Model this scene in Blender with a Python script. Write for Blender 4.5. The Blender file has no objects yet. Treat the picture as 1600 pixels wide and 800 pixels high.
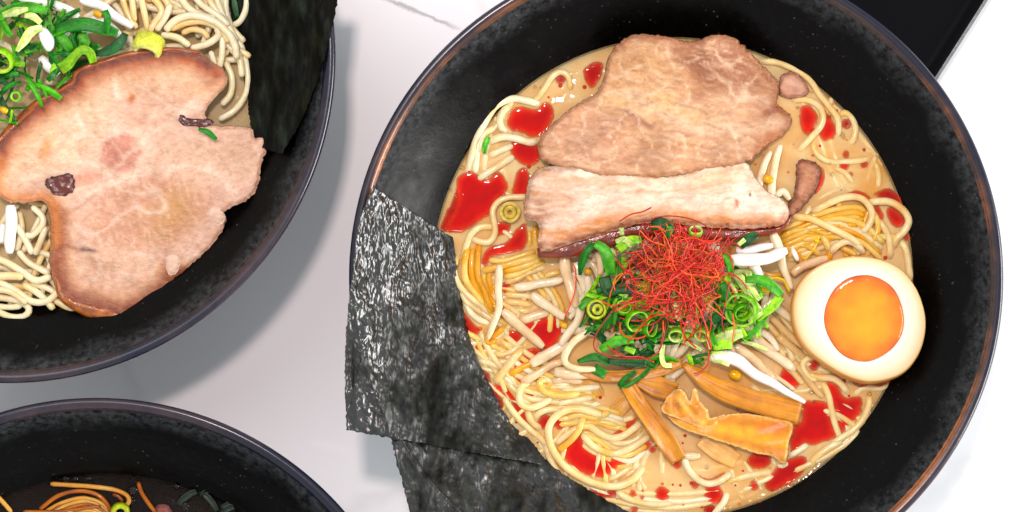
import bpy, math, random
import numpy as np
from mathutils import Vector, noise
from mathutils.geometry import delaunay_2d_cdt

random.seed(11)
scene = bpy.context.scene
COL = scene.collection

# ------------------------------------------------------------------ camera
CAM_Z, RIM_Z = 820.0, 70.0            # millimetres above the tabletop
cam_data = bpy.data.cameras.new("camera")
cam = bpy.data.objects.new("camera", cam_data)
COL.objects.link(cam)
cam.location = (0, 0, CAM_Z / 1000)
cam.rotation_euler = (0, 0, 0)
cam_data.sensor_fit = 'HORIZONTAL'
cam_data.angle = 2 * math.atan(160.0 / (CAM_Z - RIM_Z))
cam_data.clip_start = 0.01
cam_data.clip_end = 50
scene.camera = cam

# ------------------------------------------------------------------ world, lamps, exposure
world = bpy.data.worlds.new("World")
scene.world = world
world.use_nodes = True
bg = world.node_tree.nodes["Background"]
bg.inputs[0].default_value = (0.94, 0.97, 1.0, 1)
bg.inputs[1].default_value = 0.76


def area_lamp(name, loc, target, sx, sy, power, color):
    d = bpy.data.lights.new(name, 'AREA')
    d.shape = 'RECTANGLE'
    d.size, d.size_y, d.energy, d.color = sx, sy, power, color
    o = bpy.data.objects.new(name, d)
    COL.objects.link(o)
    o.location = loc
    o.rotation_euler = (Vector(target) - Vector(loc)).to_track_quat('-Z', 'Y').to_euler()
    return o


area_lamp("window_light", (1.0, -0.18, 0.36), (0.1, 0, 0.04), 0.62, 0.32, 11.5, (1.0, 0.98, 0.96))
area_lamp("key_light", (-0.42, 0.62, 1.25), (-0.05, 0, 0.05), 0.6, 0.6, 3.4, (0.84, 0.94, 1.0))
area_lamp("overhead_light", (-0.06, 0.27, 1.15), (-0.1, 0, 0.0), 0.07, 0.07, 5.4, (1.0, 0.80, 0.77))

scene.view_settings.view_transform = 'Standard'
scene.view_settings.look = 'None'
scene.view_settings.exposure = 0.14
scene.view_settings.gamma = 1.0
scene.render.engine = 'CYCLES'
scene.cycles.use_denoising = True
scene.cycles.max_bounces = 8
scene.cycles.transparent_max_bounces = 16


# ------------------------------------------------------------------ helpers
def lin(c):
    return tuple(((v / 255) / 12.92 if v / 255 <= 0.04045 else ((v / 255 + 0.055) / 1.055) ** 2.4) for v in c)


def P(px, py, z):
    """point at height z (mm) seen at photograph position px, py; metres"""
    s = (CAM_Z - z) / (CAM_Z - RIM_Z) * 0.2
    return ((px - 800) * s / 1000, (400 - py) * s / 1000, z / 1000)


def nz(x, y, z=0.0):
    return noise.noise(Vector((x, y, z)))


def tag(o, label, cat, group=None, kind=None):
    o['label'] = label
    o['category'] = cat
    if group:
        o['group'] = group
    if kind:
        o['kind'] = kind
    return o


def mk(name, verts, faces, mat, parent=None, colors=None, smooth=True, loc=None, uv=None):
    """link ONE mesh object; verts in metres (world); loc moves the origin"""
    me = bpy.data.meshes.new(name)
    if loc is None:
        a = np.array(verts)
        loc = ((a[:, 0].min() + a[:, 0].max()) / 2, (a[:, 1].min() + a[:, 1].max()) / 2, a[:, 2].min())
    base = np.array(loc)
    me.from_pydata([tuple(v) for v in (np.array(verts) - base)], [], faces)
    if smooth:
        me.polygons.foreach_set("use_smooth", [True] * len(me.polygons))
    if colors is not None:
        at = me.color_attributes.new("Col", 'FLOAT_COLOR', 'POINT')
        c = np.ones((len(verts), 4), dtype=np.float32)
        ca = np.array(colors, dtype=np.float32)
        c[:, :ca.shape[1]] = ca
        at.data.foreach_set("color", c.ravel())
    me.update()
    o = bpy.data.objects.new(name, me)
    COL.objects.link(o)
    if mat:
        me.materials.append(mat)
    if parent:
        o.parent = parent
        pl = Vector(parent.location)
        o.location = Vector(loc) - pl
    else:
        o.location = loc
    return o


def empty(name, loc):
    o = bpy.data.objects.new(name, None)
    o.empty_display_size = 0.01
    COL.objects.link(o)
    o.location = loc
    return o


def catmull(pts, step=3.0, closed=False):
    p = [np.array(q, float) for q in pts]
    n = len(p)
    out = []
    segs = n if closed else n - 1
    for i in range(segs):
        if closed:
            a, b, c, d = p[(i - 1) % n], p[i], p[(i + 1) % n], p[(i + 2) % n]
        else:
            a = p[i - 1] if i > 0 else 2 * p[0] - p[1]
            b, c = p[i], p[i + 1]
            d = p[i + 2] if i + 2 < n else 2 * p[-1] - p[-2]
        L = np.linalg.norm((c - b)[:2])
        k = max(1, int(round(L / step)))
        for j in range(k):
            t = j / k
            out.append(0.5 * ((2 * b) + (c - a) * t + (2 * a - 5 * b + 4 * c - d) * t * t + (3 * b - a - 3 * c + d) * t ** 3))
    if not closed:
        out.append(p[-1])
    return np.array(out)


def tube_mesh(path, radii, sides=8, flat=1.0):
    """path Nx3 metres, radii N metres; closed ends. flat squashes along z"""
    path = np.array(path)
    n = len(path)
    verts, faces = [], []
    up = np.array((0, 0, 1.0))
    for i in range(n):
        t = path[min(i + 1, n - 1)] - path[max(i - 1, 0)]
        L = np.linalg.norm(t)
        t = t / L if L > 1e-12 else np.array((1.0, 0, 0))
        s = np.cross(up, t)
        L = np.linalg.norm(s)
        s = s / L if L > 1e-6 else np.array((1.0, 0, 0))
        u = np.cross(t, s)
        for k in range(sides):
            a = 2 * math.pi * k / sides
            verts.append(path[i] + s * math.cos(a) * radii[i] + u * math.sin(a) * radii[i] * flat)
    for i in range(n - 1):
        for k in range(sides):
            k2 = (k + 1) % sides
            faces.append((i * sides + k, i * sides + k2, (i + 1) * sides + k2, (i + 1) * sides + k))
    b = len(verts)
    verts.append(path[0]); verts.append(path[-1])
    for k in range(sides):
        k2 = (k + 1) % sides
        faces.append((b, k2, k))
        faces.append((b + 1, (n - 1) * sides + k, (n - 1) * sides + k2))
    return verts, faces


# ------------------------------------------------------------------ materials
class NT:
    def __init__(self, name):
        self.m = bpy.data.materials.new(name)
        self.m.use_nodes = True
        self.t = self.m.node_tree
        self.b = self.t.nodes["Principled BSDF"]

    def n(self, kind, **kw):
        nd = self.t.nodes.new(kind)
        for k, v in kw.items():
            if k in nd.inputs:
                nd.inputs[k].default_value = v
            else:
                setattr(nd, k, v)
        return nd

    def l(self, a, ao, b, bi):
        self.t.links.new(a.outputs[ao], b.inputs[bi])

    def set(self, **kw):
        for k, v in kw.items():
            self.b.inputs[k.replace('_', ' ')].default_value = v

    def noise(self, scale, detail=4, rough=0.55, vec=None):
        nd = self.n('ShaderNodeTexNoise')
        nd.inputs['Scale'].default_value = scale
        nd.inputs['Detail'].default_value = detail
        nd.inputs['Roughness'].default_value = rough
        if vec:
            self.l(vec[0], vec[1], nd, 'Vector')
        return nd

    def ramp(self, src, so, stops):
        r = self.n('ShaderNodeValToRGB')
        el = r.color_ramp.elements
        while len(el) < len(stops):
            el.new(0.5)
        for e, (p, c) in zip(el, stops):
            e.position = p
            e.color = (*c, 1) if len(c) == 3 else c
        self.l(src, so, r, 'Fac')
        return r

    def bump(self, src, so, strength, dist, prev=None):
        bp = self.n('ShaderNodeBump')
        bp.inputs['Strength'].default_value = strength
        bp.inputs['Distance'].default_value = dist
        self.l(src, so, bp, 'Height')
        if prev:
            self.l(prev, 'Normal', bp, 'Normal')
        return bp

    def mix(self, fac, a, b, blend='MIX'):
        m = self.n('ShaderNodeMix', data_type='RGBA', blend_type=blend)
        for v, i in ((fac, 0), (a, 6), (b, 7)):
            if isinstance(v, tuple) and isinstance(v[0], bpy.types.Node):
                self.t.links.new(v[0].outputs[v[1]], m.inputs[i])
            elif i == 0:
                m.inputs[0].default_value = v
            else:
                m.inputs[i].default_value = (*v, 1)
        return m


def food(name, rough=0.35, sss=0.0, sss_radius=(1, .5, .3), sss_scale=0.002, coat=0.0, coat_rough=0.1,
         nscale=600, namp=0.12, bump=0.2, bscale=900, spec=0.5, alpha=None):
    k = NT(name)
    tc = k.n('ShaderNodeTexCoord')
    at = k.n('ShaderNodeVertexColor', layer_name="Col")
    no = k.noise(nscale, 5, 0.6, (tc, 'Object'))
    rp = k.ramp(no, 'Fac', [(0.3, (1 - namp,) * 3), (0.7, (1 + namp,) * 3)])
    mx = k.mix(1.0, (at, 'Color'), (rp, 'Color'), 'MULTIPLY')
    hs = k.n('ShaderNodeHueSaturation')
    hs.inputs['Saturation'].default_value = 1.10
    k.t.links.new(mx.outputs[2], hs.inputs['Color'])
    k.l(hs, 'Color', k.b, 'Base Color')
    k.set(Roughness=rough)
    k.b.inputs['Specular IOR Level'].default_value = spec
    if sss:
        k.b.inputs['Subsurface Weight'].default_value = sss
        k.b.inputs['Subsurface Radius'].default_value = sss_radius
        k.b.inputs['Subsurface Scale'].default_value = sss_scale
    if coat:
        k.b.inputs['Coat Weight'].default_value = coat
        k.b.inputs['Coat Roughness'].default_value = coat_rough
    if bump:
        n2 = k.noise(bscale, 4, 0.6, (tc, 'Object'))
        bp = k.bump(n2, 'Fac', bump, 0.0006)
        k.l(bp, 'Normal', k.b, 'Normal')
        if coat:
            k.l(bp, 'Normal', k.b, 'Coat Normal')
    if alpha == 'vcol':
        k.l(at, 'Alpha', k.b, 'Alpha')
    elif alpha:
        k.b.inputs['Alpha'].default_value = alpha
    return k


M_NOODLE = food("noodle_dough", 0.17, 0.6, (1, .72, .4), 0.0022, nscale=350, namp=0.12, bump=0.12, bscale=700, spec=0.4).m
M_SPROUT = food("sprout_flesh", 0.15, 0.6, (1, .9, .8), 0.0024, nscale=350, namp=0.10, bump=0.15, bscale=500).m
M_GREEN = food("scallion_leaf", 0.40, 0.10, (.5, 1, .3), 0.0006, nscale=700, namp=0.38, bump=0.4, bscale=900, spec=0.35).m
M_MENMA = food("bamboo_shoot", 0.42, 0.2, (1, .6, .2), 0.001, coat=0.15, coat_rough=0.2, nscale=260, namp=0.16, bump=0.25, bscale=600).m
M_CHILI = food("dried_chilli", 0.4, 0, coat=0.2, nscale=900, namp=0.3, bump=0.0).m
M_OIL = food("chilli_oil", 0.05, 0, nscale=120, namp=0.18, bump=0.10, bscale=90, alpha="vcol", spec=0.22).m
M_EGG = food("egg_white", 0.22, 0.45, (1, .8, .6), 0.002, coat=0.15, nscale=120, namp=0.03, bump=0.06, bscale=250).m
M_YOLK = food("egg_yolk", 0.10, 0.2, (1, .45, .1), 0.0015, coat=0.6, coat_rough=0.03, nscale=90, namp=0.14, bump=0.45, bscale=110).m
M_RIND = food("glazed_rind", 0.25, 0.1, (1, .4, .2), 0.001, coat=0.6, coat_rough=0.08, nscale=400, namp=0.35, bump=0.6, bscale=420).m


def meat_material():
    k = NT("pork_meat")
    tc = k.n('ShaderNodeTexCoord')
    at = k.n('ShaderNodeVertexColor', layer_name="Col")
    mp = k.n('ShaderNodeMapping')
    mp.inputs['Rotation'].default_value = (0, 0, 0.5)
    mp.inputs['Scale'].default_value = (1.0, 2.0, 1.0)
    k.l(tc, 'Object', mp, 'Vector')
    n1 = k.noise(420, 6, 0.65, (mp, 'Vector'))
    n2 = k.noise(130, 5, 0.6, (tc, 'Object'))
    r1 = k.ramp(n1, 'Fac', [(0.30, (0.84, 0.80, 0.76)), (0.66, (1.08, 1.09, 1.09))])
    r2 = k.ramp(n2, 'Fac', [(0.3, (0.84, 0.76, 0.70)), (0.7, (1.08, 1.1, 1.1))])
    m1 = k.mix(1.0, (at, 'Color'), (r1, 'Color'), 'MULTIPLY')
    m2 = k.mix(1.0, (m1, 2), (r2, 'Color'), 'MULTIPLY')
    hs = k.n('ShaderNodeHueSaturation')
    hs.inputs['Saturation'].default_value = 1.03
    hs.inputs['Value'].default_value = 0.95
    k.t.links.new(m2.outputs[2], hs.inputs['Color'])
    k.l(hs, 'Color', k.b, 'Base Color')
    rr = k.ramp(n2, 'Fac', [(0.35, (0.30,) * 3), (0.65, (0.50,) * 3)])
    k.l(rr, 'Color', k.b, 'Roughness')
    k.b.inputs['Subsurface Weight'].default_value = 0.12
    k.b.inputs['Subsurface Radius'].default_value = (1, .4, .25)
    k.b.inputs['Subsurface Scale'].default_value = 0.0015
    k.b.inputs['Coat Weight'].default_value = 0.30
    k.b.inputs['Coat Roughness'].default_value = 0.12
    b1 = k.bump(n1, 'Fac', 0.6, 0.0009)
    b2 = k.bump(n2, 'Fac', 0.35, 0.0012, b1)
    k.l(b2, 'Normal', k.b, 'Normal')
    k.l(b2, 'Normal', k.b, 'Coat Normal')
    return k.m


M_MEAT = meat_material()


def table_material():
    k = NT("white_marble")
    tc = k.n('ShaderNodeTexCoord')
    warp = k.noise(5, 5, 0.6, (tc, 'Object'))
    mx = k.n('ShaderNodeVectorMath', operation='MULTIPLY_ADD')
    k.l(warp, 'Color', mx, 0)
    mx.inputs[1].default_value = (0.16, 0.16, 0.0)
    k.l(tc, 'Object', mx, 2)
    n1 = k.noise(3.1, 3, 0.5, (mx, 'Vector'))
    sub = k.n('ShaderNodeMath', operation='SUBTRACT')
    k.l(n1, 'Fac', sub, 0)
    sub.inputs[1].default_value = 0.5
    ab = k.n('ShaderNodeMath', operation='ABSOLUTE')
    k.l(sub, 'Value', ab, 0)
    vein = k.ramp(ab, 'Value', [(0.0, (0.80, 0.80, 0.815)), (0.012, (0.88, 0.88, 0.895)), (0.05, (0.89, 0.89, 0.905))])
    n2 = k.noise(7, 4, 0.6, (tc, 'Object'))
    cl = k.ramp(n2, 'Fac', [(0.3, (0.95, 0.95, 0.96)), (0.7, (1.0, 1.0, 1.0))])
    m = k.mix(1.0, (vein, 'Color'), (cl, 'Color'), 'MULTIPLY')
    prev = m
    for (x0, y0, x1, y1, wd, dk) in ((575, -8, 735, 50, 0.00045, 0.42), (1500, 762, 1640, 735, 0.0012, 0.86), (470, 690, 560, 705, 0.001, 0.9)):
        a = Vector(P(x0, y0, 0)); b = Vector(P(x1, y1, 0))
        u = (b - a).normalized(); nrm = Vector((-u.y, u.x, 0))
        ws = k.n('ShaderNodeVectorMath', operation='MULTIPLY_ADD')
        w2 = k.noise(70, 4, 0.6, (tc, 'Object'))
        k.l(w2, 'Color', ws, 0)
        ws.inputs[1].default_value = (0.006, 0.006, 0)
        k.l(tc, 'Object', ws, 2)
        sb = k.n('ShaderNodeVectorMath', operation='SUBTRACT')
        k.l(ws, 'Vector', sb, 0)
        sb.inputs[1].default_value = a + Vector((0.003, 0.003, 0))
        dn = k.n('ShaderNodeVectorMath', operation='DOT_PRODUCT'); k.l(sb, 'Vector', dn, 0); dn.inputs[1].default_value = nrm
        dt = k.n('ShaderNodeVectorMath', operation='DOT_PRODUCT'); k.l(sb, 'Vector', dt, 0); dt.inputs[1].default_value = u
        da = k.n('ShaderNodeMath', operation='ABSOLUTE'); k.l(dn, 'Value', da, 0)
        m1 = k.n('ShaderNodeMapRange', interpolation_type='SMOOTHSTEP'); k.l(da, 'Value', m1, 'Value')
        m1.inputs['From Min'].default_value = 0; m1.inputs['From Max'].default_value = wd * 2.5; m1.inputs['To Min'].default_value = 1; m1.inputs['To Max'].default_value = 0
        dc = k.n('ShaderNodeMath', operation='SUBTRACT'); k.l(dt, 'Value', dc, 0); dc.inputs[1].default_value = (b - a).length / 2
        d2 = k.n('ShaderNodeMath', operation='ABSOLUTE'); k.l(dc, 'Value', d2, 0)
        mm = k.n('ShaderNodeMapRange', interpolation_type='SMOOTHSTEP'); k.l(d2, 'Value', mm, 'Value')
        mm.inputs['From Min'].default_value = (b - a).length * .2; mm.inputs['From Max'].default_value = (b - a).length / 2; mm.inputs['To Min'].default_value = 1; mm.inputs['To Max'].default_value = 0
        pr = k.n('ShaderNodeMath', operation='MULTIPLY'); k.l(m1, 'Result', pr, 0); k.l(mm, 'Result', pr, 1)
        nm = k.mix((pr, 'Value'), (prev, 2), (dk, dk, dk * 1.02))
        prev = nm
    k.t.links.new(prev.outputs[2], k.b.inputs['Base Color'])
    k.set(Roughness=0.35)
    k.b.inputs['Specular IOR Level'].default_value = 0.25
    return k.m


def bowl_material():
    """charcoal glaze: matte black clay with grey mottling, fine pale specks and streaks below the rim"""
    k = NT("charcoal_glaze")
    tc = k.n('ShaderNodeTexCoord')
    at = k.n('ShaderNodeVertexColor', layer_name="Col")   # r: grey rim band, g: specks belt
    sep = k.n('ShaderNodeSeparateColor')
    k.l(at, 'Color', sep, 'Color')
    n1 = k.noise(95, 6, 0.65, (tc, 'Object'))
    n2 = k.noise(420, 5, 0.7, (tc, 'Object'))
    vor = k.n('ShaderNodeTexVoronoi')
    vor.inputs['Scale'].default_value = 420
    k.l(tc, 'Object', vor, 'Vector')
    spk = k.ramp(vor, 'Distance', [(0.0, (1, 1, 1)), (0.10, (0.7,) * 3), (0.16, (0, 0, 0))])
    gate = k.ramp(n1, 'Fac', [(0.48, (0, 0, 0)), (0.62, (1, 1, 1))])
    mul = k.mix(1.0, (spk, 'Color'), (gate, 'Color'), 'MULTIPLY')
    base = k.ramp(n2, 'Fac', [(0.40, (0.0006, 0.0005, 0.0004)), (0.62, (0.0014, 0.0012, 0.001)), (0.82, (0.014, 0.015, 0.015))])
    band = k.ramp(n2, 'Fac', [(0.38, (0.006, 0.007, 0.008)), (0.66, (0.05, 0.055, 0.058))])
    m1 = k.mix((sep, 'Red'), (base, 'Color'), (band, 'Color'))
    sm = k.n('ShaderNodeMath', operation='MULTIPLY')
    k.t.links.new(mul.outputs[2], sm.inputs[0])
    sm.inputs[1].default_value = 0.16
    m2 = k.mix((sm, 'Value'), (m1, 2), (0.35, 0.36, 0.36))
    k.t.links.new(m2.outputs[2], k.b.inputs['Base Color'])
    rr = k.ramp(n1, 'Fac', [(0.35, (0.24,) * 3), (0.65, (0.42,) * 3)])
    k.l(rr, 'Color', k.b, 'Roughness')
    b1 = k.bump(n2, 'Fac', 0.12, 0.0004)
    b2 = k.bump(n1, 'Fac', 0.12, 0.0015, b1)
    k.l(b2, 'Normal', k.b, 'Normal')
    k.b.inputs['Specular IOR Level'].default_value = 0.12
    return k.m


def rim_material():
    k = NT("rim_glaze")
    tc = k.n('ShaderNodeTexCoord')
    at = k.n('ShaderNodeVertexColor', layer_name="Col")
    n1 = k.noise(22, 4, 0.6, (tc, 'Object'))
    n2 = k.noise(300, 4, 0.6, (tc, 'Object'))
    r1 = k.ramp(n1, 'Fac', [(0.42, (0.16, 0.24, 0.55)), (0.6, (1.1, 1.0, 0.9))])
    r2 = k.ramp(n2, 'Fac', [(0.3, (0.7,) * 3), (0.7, (1.15,) * 3)])
    m1 = k.mix(1.0, (at, 'Color'), (r1, 'Color'), 'MULTIPLY')
    m2 = k.mix(1.0, (m1, 2), (r2, 'Color'), 'MULTIPLY')
    k.t.links.new(m2.outputs[2], k.b.inputs['Base Color'])
    k.set(Roughness=0.22)
    b = k.bump(n2, 'Fac', 0.08, 0.0003)
    k.l(b, 'Normal', k.b, 'Normal')
    return k.m


def nori_material(name, shiny=True):
    """toasted laver: pressed crinkled fibres; one side of a sheet is glossy, the other dull"""
    k = NT(name)
    tc = k.n('ShaderNodeTexCoord')
    mp = k.n('ShaderNodeMapping')
    mp.inputs['Rotation'].default_value = (0, 0, 0.2)
    mp.inputs['Scale'].default_value = (1.7, 0.65, 1.0)
    k.l(tc, 'Object', mp, 'Vector')
    n0 = k.noise(26, 3, 0.5, (mp, 'Vector'))
    n1 = k.noise(210, 3, 0.5, (mp, 'Vector'))
    n2 = k.noise(80, 3, 0.5, (mp, 'Vector'))
    n3 = k.noise(800, 2, 0.5, (tc, 'Object'))
    at = k.n('ShaderNodeVertexColor', layer_name='Col')     # red: how glossy the sheet is here
    gl = k.n('ShaderNodeSeparateColor')
    k.l(at, 'Color', gl, 'Color')
    base = k.ramp(n1, 'Fac', [(0.3, (0.002, 0.0025, 0.002)), (0.5, (0.007, 0.008, 0.007)), (0.75, (0.02, 0.026, 0.018))])
    pat = k.ramp(n2, 'Fac', [(0.42, (0.6, 0.5, 0.38)), (0.6, (1.1, 1.15, 1.15))])
    m = k.mix(1.0, (base, 'Color'), (pat, 'Color'), 'MULTIPLY')
    k.t.links.new(m.outputs[2], k.b.inputs['Base Color'])
    if shiny:
        rr = k.ramp(gl, 'Red', [(0.15, (0.60,) * 3), (0.8, (0.27,) * 3)])
        sp = k.ramp(gl, 'Red', [(0.1, (0.10,) * 3), (0.9, (1.0,) * 3)])
        k.l(sp, 'Color', k.b, 'Specular IOR Level')
    else:
        rr = k.ramp(n0, 'Fac', [(0.40, (0.75,) * 3), (0.60, (0.55,) * 3)])
        k.b.inputs['Specular IOR Level'].default_value = 0.07
    k.l(rr, 'Color', k.b, 'Roughness')
    b1 = k.bump(n2, 'Fac', 0.9, 0.0050)
    b2 = k.bump(n1, 'Fac', 0.32, 0.0012, b1)
    b3 = k.bump(n3, 'Fac', 0.15, 0.0004, b2)
    k.l(b3, 'Normal', k.b, 'Normal')
    return k.m


def broth_material(name, c1, c2, alpha, rough=0.07, spec=0.5):
    k = NT(name)
    tc = k.n('ShaderNodeTexCoord')
    at = k.n('ShaderNodeVertexColor', layer_name="Col")
    n1 = k.noise(48, 6, 0.6, (tc, 'Object'))
    n1.inputs['Distortion'].default_value = 0.8
    r = k.ramp(n1, 'Fac', [(0.32, c1), (0.68, c2)])
    k.l(r, 'Color', k.b, 'Base Color')
    k.set(Roughness=rough)
    k.b.inputs['Specular IOR Level'].default_value = spec
    if alpha < 1:
        mu = k.n('ShaderNodeMath', operation='MULTIPLY')
        k.l(at, 'Alpha', mu, 0)
        mu.inputs[1].default_value = alpha
        k.l(mu, 'Value', k.b, 'Alpha')
    k.b.inputs['Subsurface Weight'].default_value = 0.2 if alpha >= 1 else 0.0
    k.b.inputs['Subsurface Radius'].default_value = (1, .7, .4)
    k.b.inputs['Subsurface Scale'].default_value = 0.002
    n2 = k.noise(70, 3, 0.5, (tc, 'Object'))
    b = k.bump(n2, 'Fac', 0.35, 0.004)
    k.l(b, 'Normal', k.b, 'Normal')
    return k.m


M_TABLE, M_BOWL, M_RIM, M_NORI, M_NORI_DULL = table_material(), bowl_material(), rim_material(), nori_material('roasted_seaweed'), nori_material('roasted_seaweed_dull_side', False)
C1, C2 = lin((246, 180, 84)), lin((255, 228, 168))
M_BROTH_RED_L = broth_material('creamy_broth_layer', C1, C2, 0.36, 0.9, 0.0)
M_BROTH_PALE_L = broth_material('pale_broth_layer', lin((224, 190, 130)), lin((238, 214, 165)), 0.36, 0.9, 0.0)
M_BROTH_DARK_L = broth_material('dark_soy_layer', (0.012, 0.008, 0.007), (0.022, 0.014, 0.01), 0.3, 0.9, 0.0)
M_BROTH_RED = broth_material("creamy_broth", C1, C2, 0.52)
M_BROTH_RED_D = broth_material("creamy_broth_depth", lin((236, 174, 86)), lin((246, 196, 116)), 1.0)
M_BROTH_PALE = broth_material("pale_broth", lin((222, 190, 135)), lin((235, 212, 165)), 0.42)
M_BROTH_PALE_D = broth_material("pale_broth_depth", lin((205, 170, 110)), lin((222, 190, 135)), 1.0)
M_BROTH_DARK = broth_material("dark_soy_broth", (0.012, 0.008, 0.007), (0.022, 0.014, 0.01), 0.22)
M_BROTH_DARK_D = broth_material("dark_soy_broth_depth", (0.006, 0.004, 0.004), (0.012, 0.007, 0.005), 1.0)

# ------------------------------------------------------------------ tabletop and tray
S = 1.6
table = mk("tabletop", [(-S, -S, -0.03), (S, -S, -0.03), (S, S, -0.03), (-S, S, -0.03), (-S, -S, 0), (S, -S, 0), (S, S, 0), (-S, S, 0)],
           [(4, 5, 6, 7), (3, 2, 1, 0), (0, 1, 5, 4), (1, 2, 6, 5), (2, 3, 7, 6), (3, 0, 4, 7)], M_TABLE, smooth=False, loc=(0, 0, 0))
tag(table, "white marble tabletop with faint grey veins under the bowls", "table", kind="structure")


def vein(pts, w, col):
    path = [P(x, y, 0.05) for x, y in catmull(pts, 4)]
    return path


# ------------------------------------------------------------------ bowls
# profile of a bowl in mm: radius, height
INNER = [(99.2, 69.6), (97.6, 67.8), (95.6, 65.6), (93.0, 63.2), (89.5, 60.2), (85.5, 57.0), (81.5, 53.8), (77.8, 50.6),
         (72, 46.0), (65, 41.0), (55, 35.5), (42, 30), (26, 25.6), (10, 24.0)]
OUTER = [(100.9, 66.0), (99.2, 61), (95.5, 54), (89, 45), (80, 35), (69, 24), (58, 14.5), (50, 9.5), (47, 8.2)]
FOOT = [(47.5, 8.6), (47.0, 4), (46.2, 0.6), (45, 0.0), (42.5, 0.0), (42, 2), (41.5, 7)]
RIMP = [(97.9, 68.0), (99.0, 69.4), (100.2, 70.2), (101.5, 70.2), (102.3, 69.4), (102.4, 68.2), (101.8, 66.8), (100.8, 65.8)]


def wall_z(r):
    p = INNER[::-1]
    if r <= p[0][0]:
        return p[0][1]
    for (a, za), (b, zb) in zip(p, p[1:]):
        if r <= b:
            return za + (zb - za) * (r - a) / (b - a)
    return 70.2


def lathe(profile, n=160, cap=None):
    v, f = [], []
    for r, z in profile:
        for k in range(n):
            a = 2 * math.pi * k / n
            v.append((r * math.cos(a) / 1000, r * math.sin(a) / 1000, z / 1000))
    for i in range(len(profile) - 1):
        for k in range(n):
            k2 = (k + 1) % n
            f.append((i * n + k, i * n + k2, (i + 1) * n + k2, (i + 1) * n + k))
    if cap is not None:
        f.append(tuple(range((len(profile) - 1) * n, len(profile) * n)))
    return v, f


def make_bowl(px, py, label, amber=1.0):
    x, y, _ = P(px, py, RIM_Z)
    root = empty("ramen_bowl", (x, y, 0))
    tag(root, label, "bowl", "matching dark ramen bowls")
    off = np.array((x, y, 0))

    def fine(p, m):
        q = catmull([(a, b) for a, b in p], m)
        return [tuple(t) for t in q]
    inn = fine(INNER, 2.0)
    v, f = lathe(inn[::-1] if False else inn, 160, cap=True)
    colors = []
    for r, z in inn:
        t = max(0.0, min(1.0, (z - 63) / 4.5))
        for k in range(160):
            a = 2 * math.pi * k / 160
            w = 0.5 * nz(9 * math.cos(a), 9 * math.sin(a), z * 0.2)
            colors.append((max(0, min(1, t + (w if 0 < t < 1 else 0))), 0, 0))
    f = [tuple(reversed(q)) for q in f]
    mk("bowl_interior", [np.array(p) + off for p in v], f, M_BOWL, root, colors, loc=(x, y, 0))
    out = fine(OUTER, 3.0)
    v, f = lathe(out, 128, cap=True)
    mk("bowl_exterior", [np.array(p) + off for p in v], f, M_BOWL, root, [(0.4, 0, 0)] * len(v), loc=(x, y, 0))
    rp = fine(RIMP, 0.5)
    v, f = lathe(rp, 200)
    cols = []
    for i, (r, z) in enumerate(rp):
        for k in range(200):
            a = 2 * math.pi * k / 200
            inner = max(0.0, min(1.0, (100.3 + 0.5 * nz(5 * math.cos(a), 5 * math.sin(a), 4) - r) / 0.7))
            inner *= amber
            c = np.array((0.030, 0.022, 0.033)) * (1 - inner) + np.array((0.34, 0.12, 0.038)) * inner
            cols.append(tuple(c))
    f = [tuple(reversed(q)) for q in f]
    mk("rim", [np.array(p) + off for p in v], f, M_RIM, root, cols, loc=(x, y, 0))
    v, f = lathe(fine(FOOT, 1.5), 96)
    mk("foot_ring", [np.array(p) + off for p in v], f, M_BOWL, root, [(0.2, 0, 0)] * len(v), loc=(x, y, 0))
    return (x * 1000, y * 1000)


BZ = 50.0
MAIN = make_bowl(1057, 435, "dark bowl of ramen with red chilli oil and half an egg")
LEFT = make_bowl(12, 87, "dark bowl with the large pale pork slice and green scallions, at the upper corner", 0.08)
LOW = make_bowl(150, 1134, "dark bowl of black soy broth cut off by the lower edge", 0.04)


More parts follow.
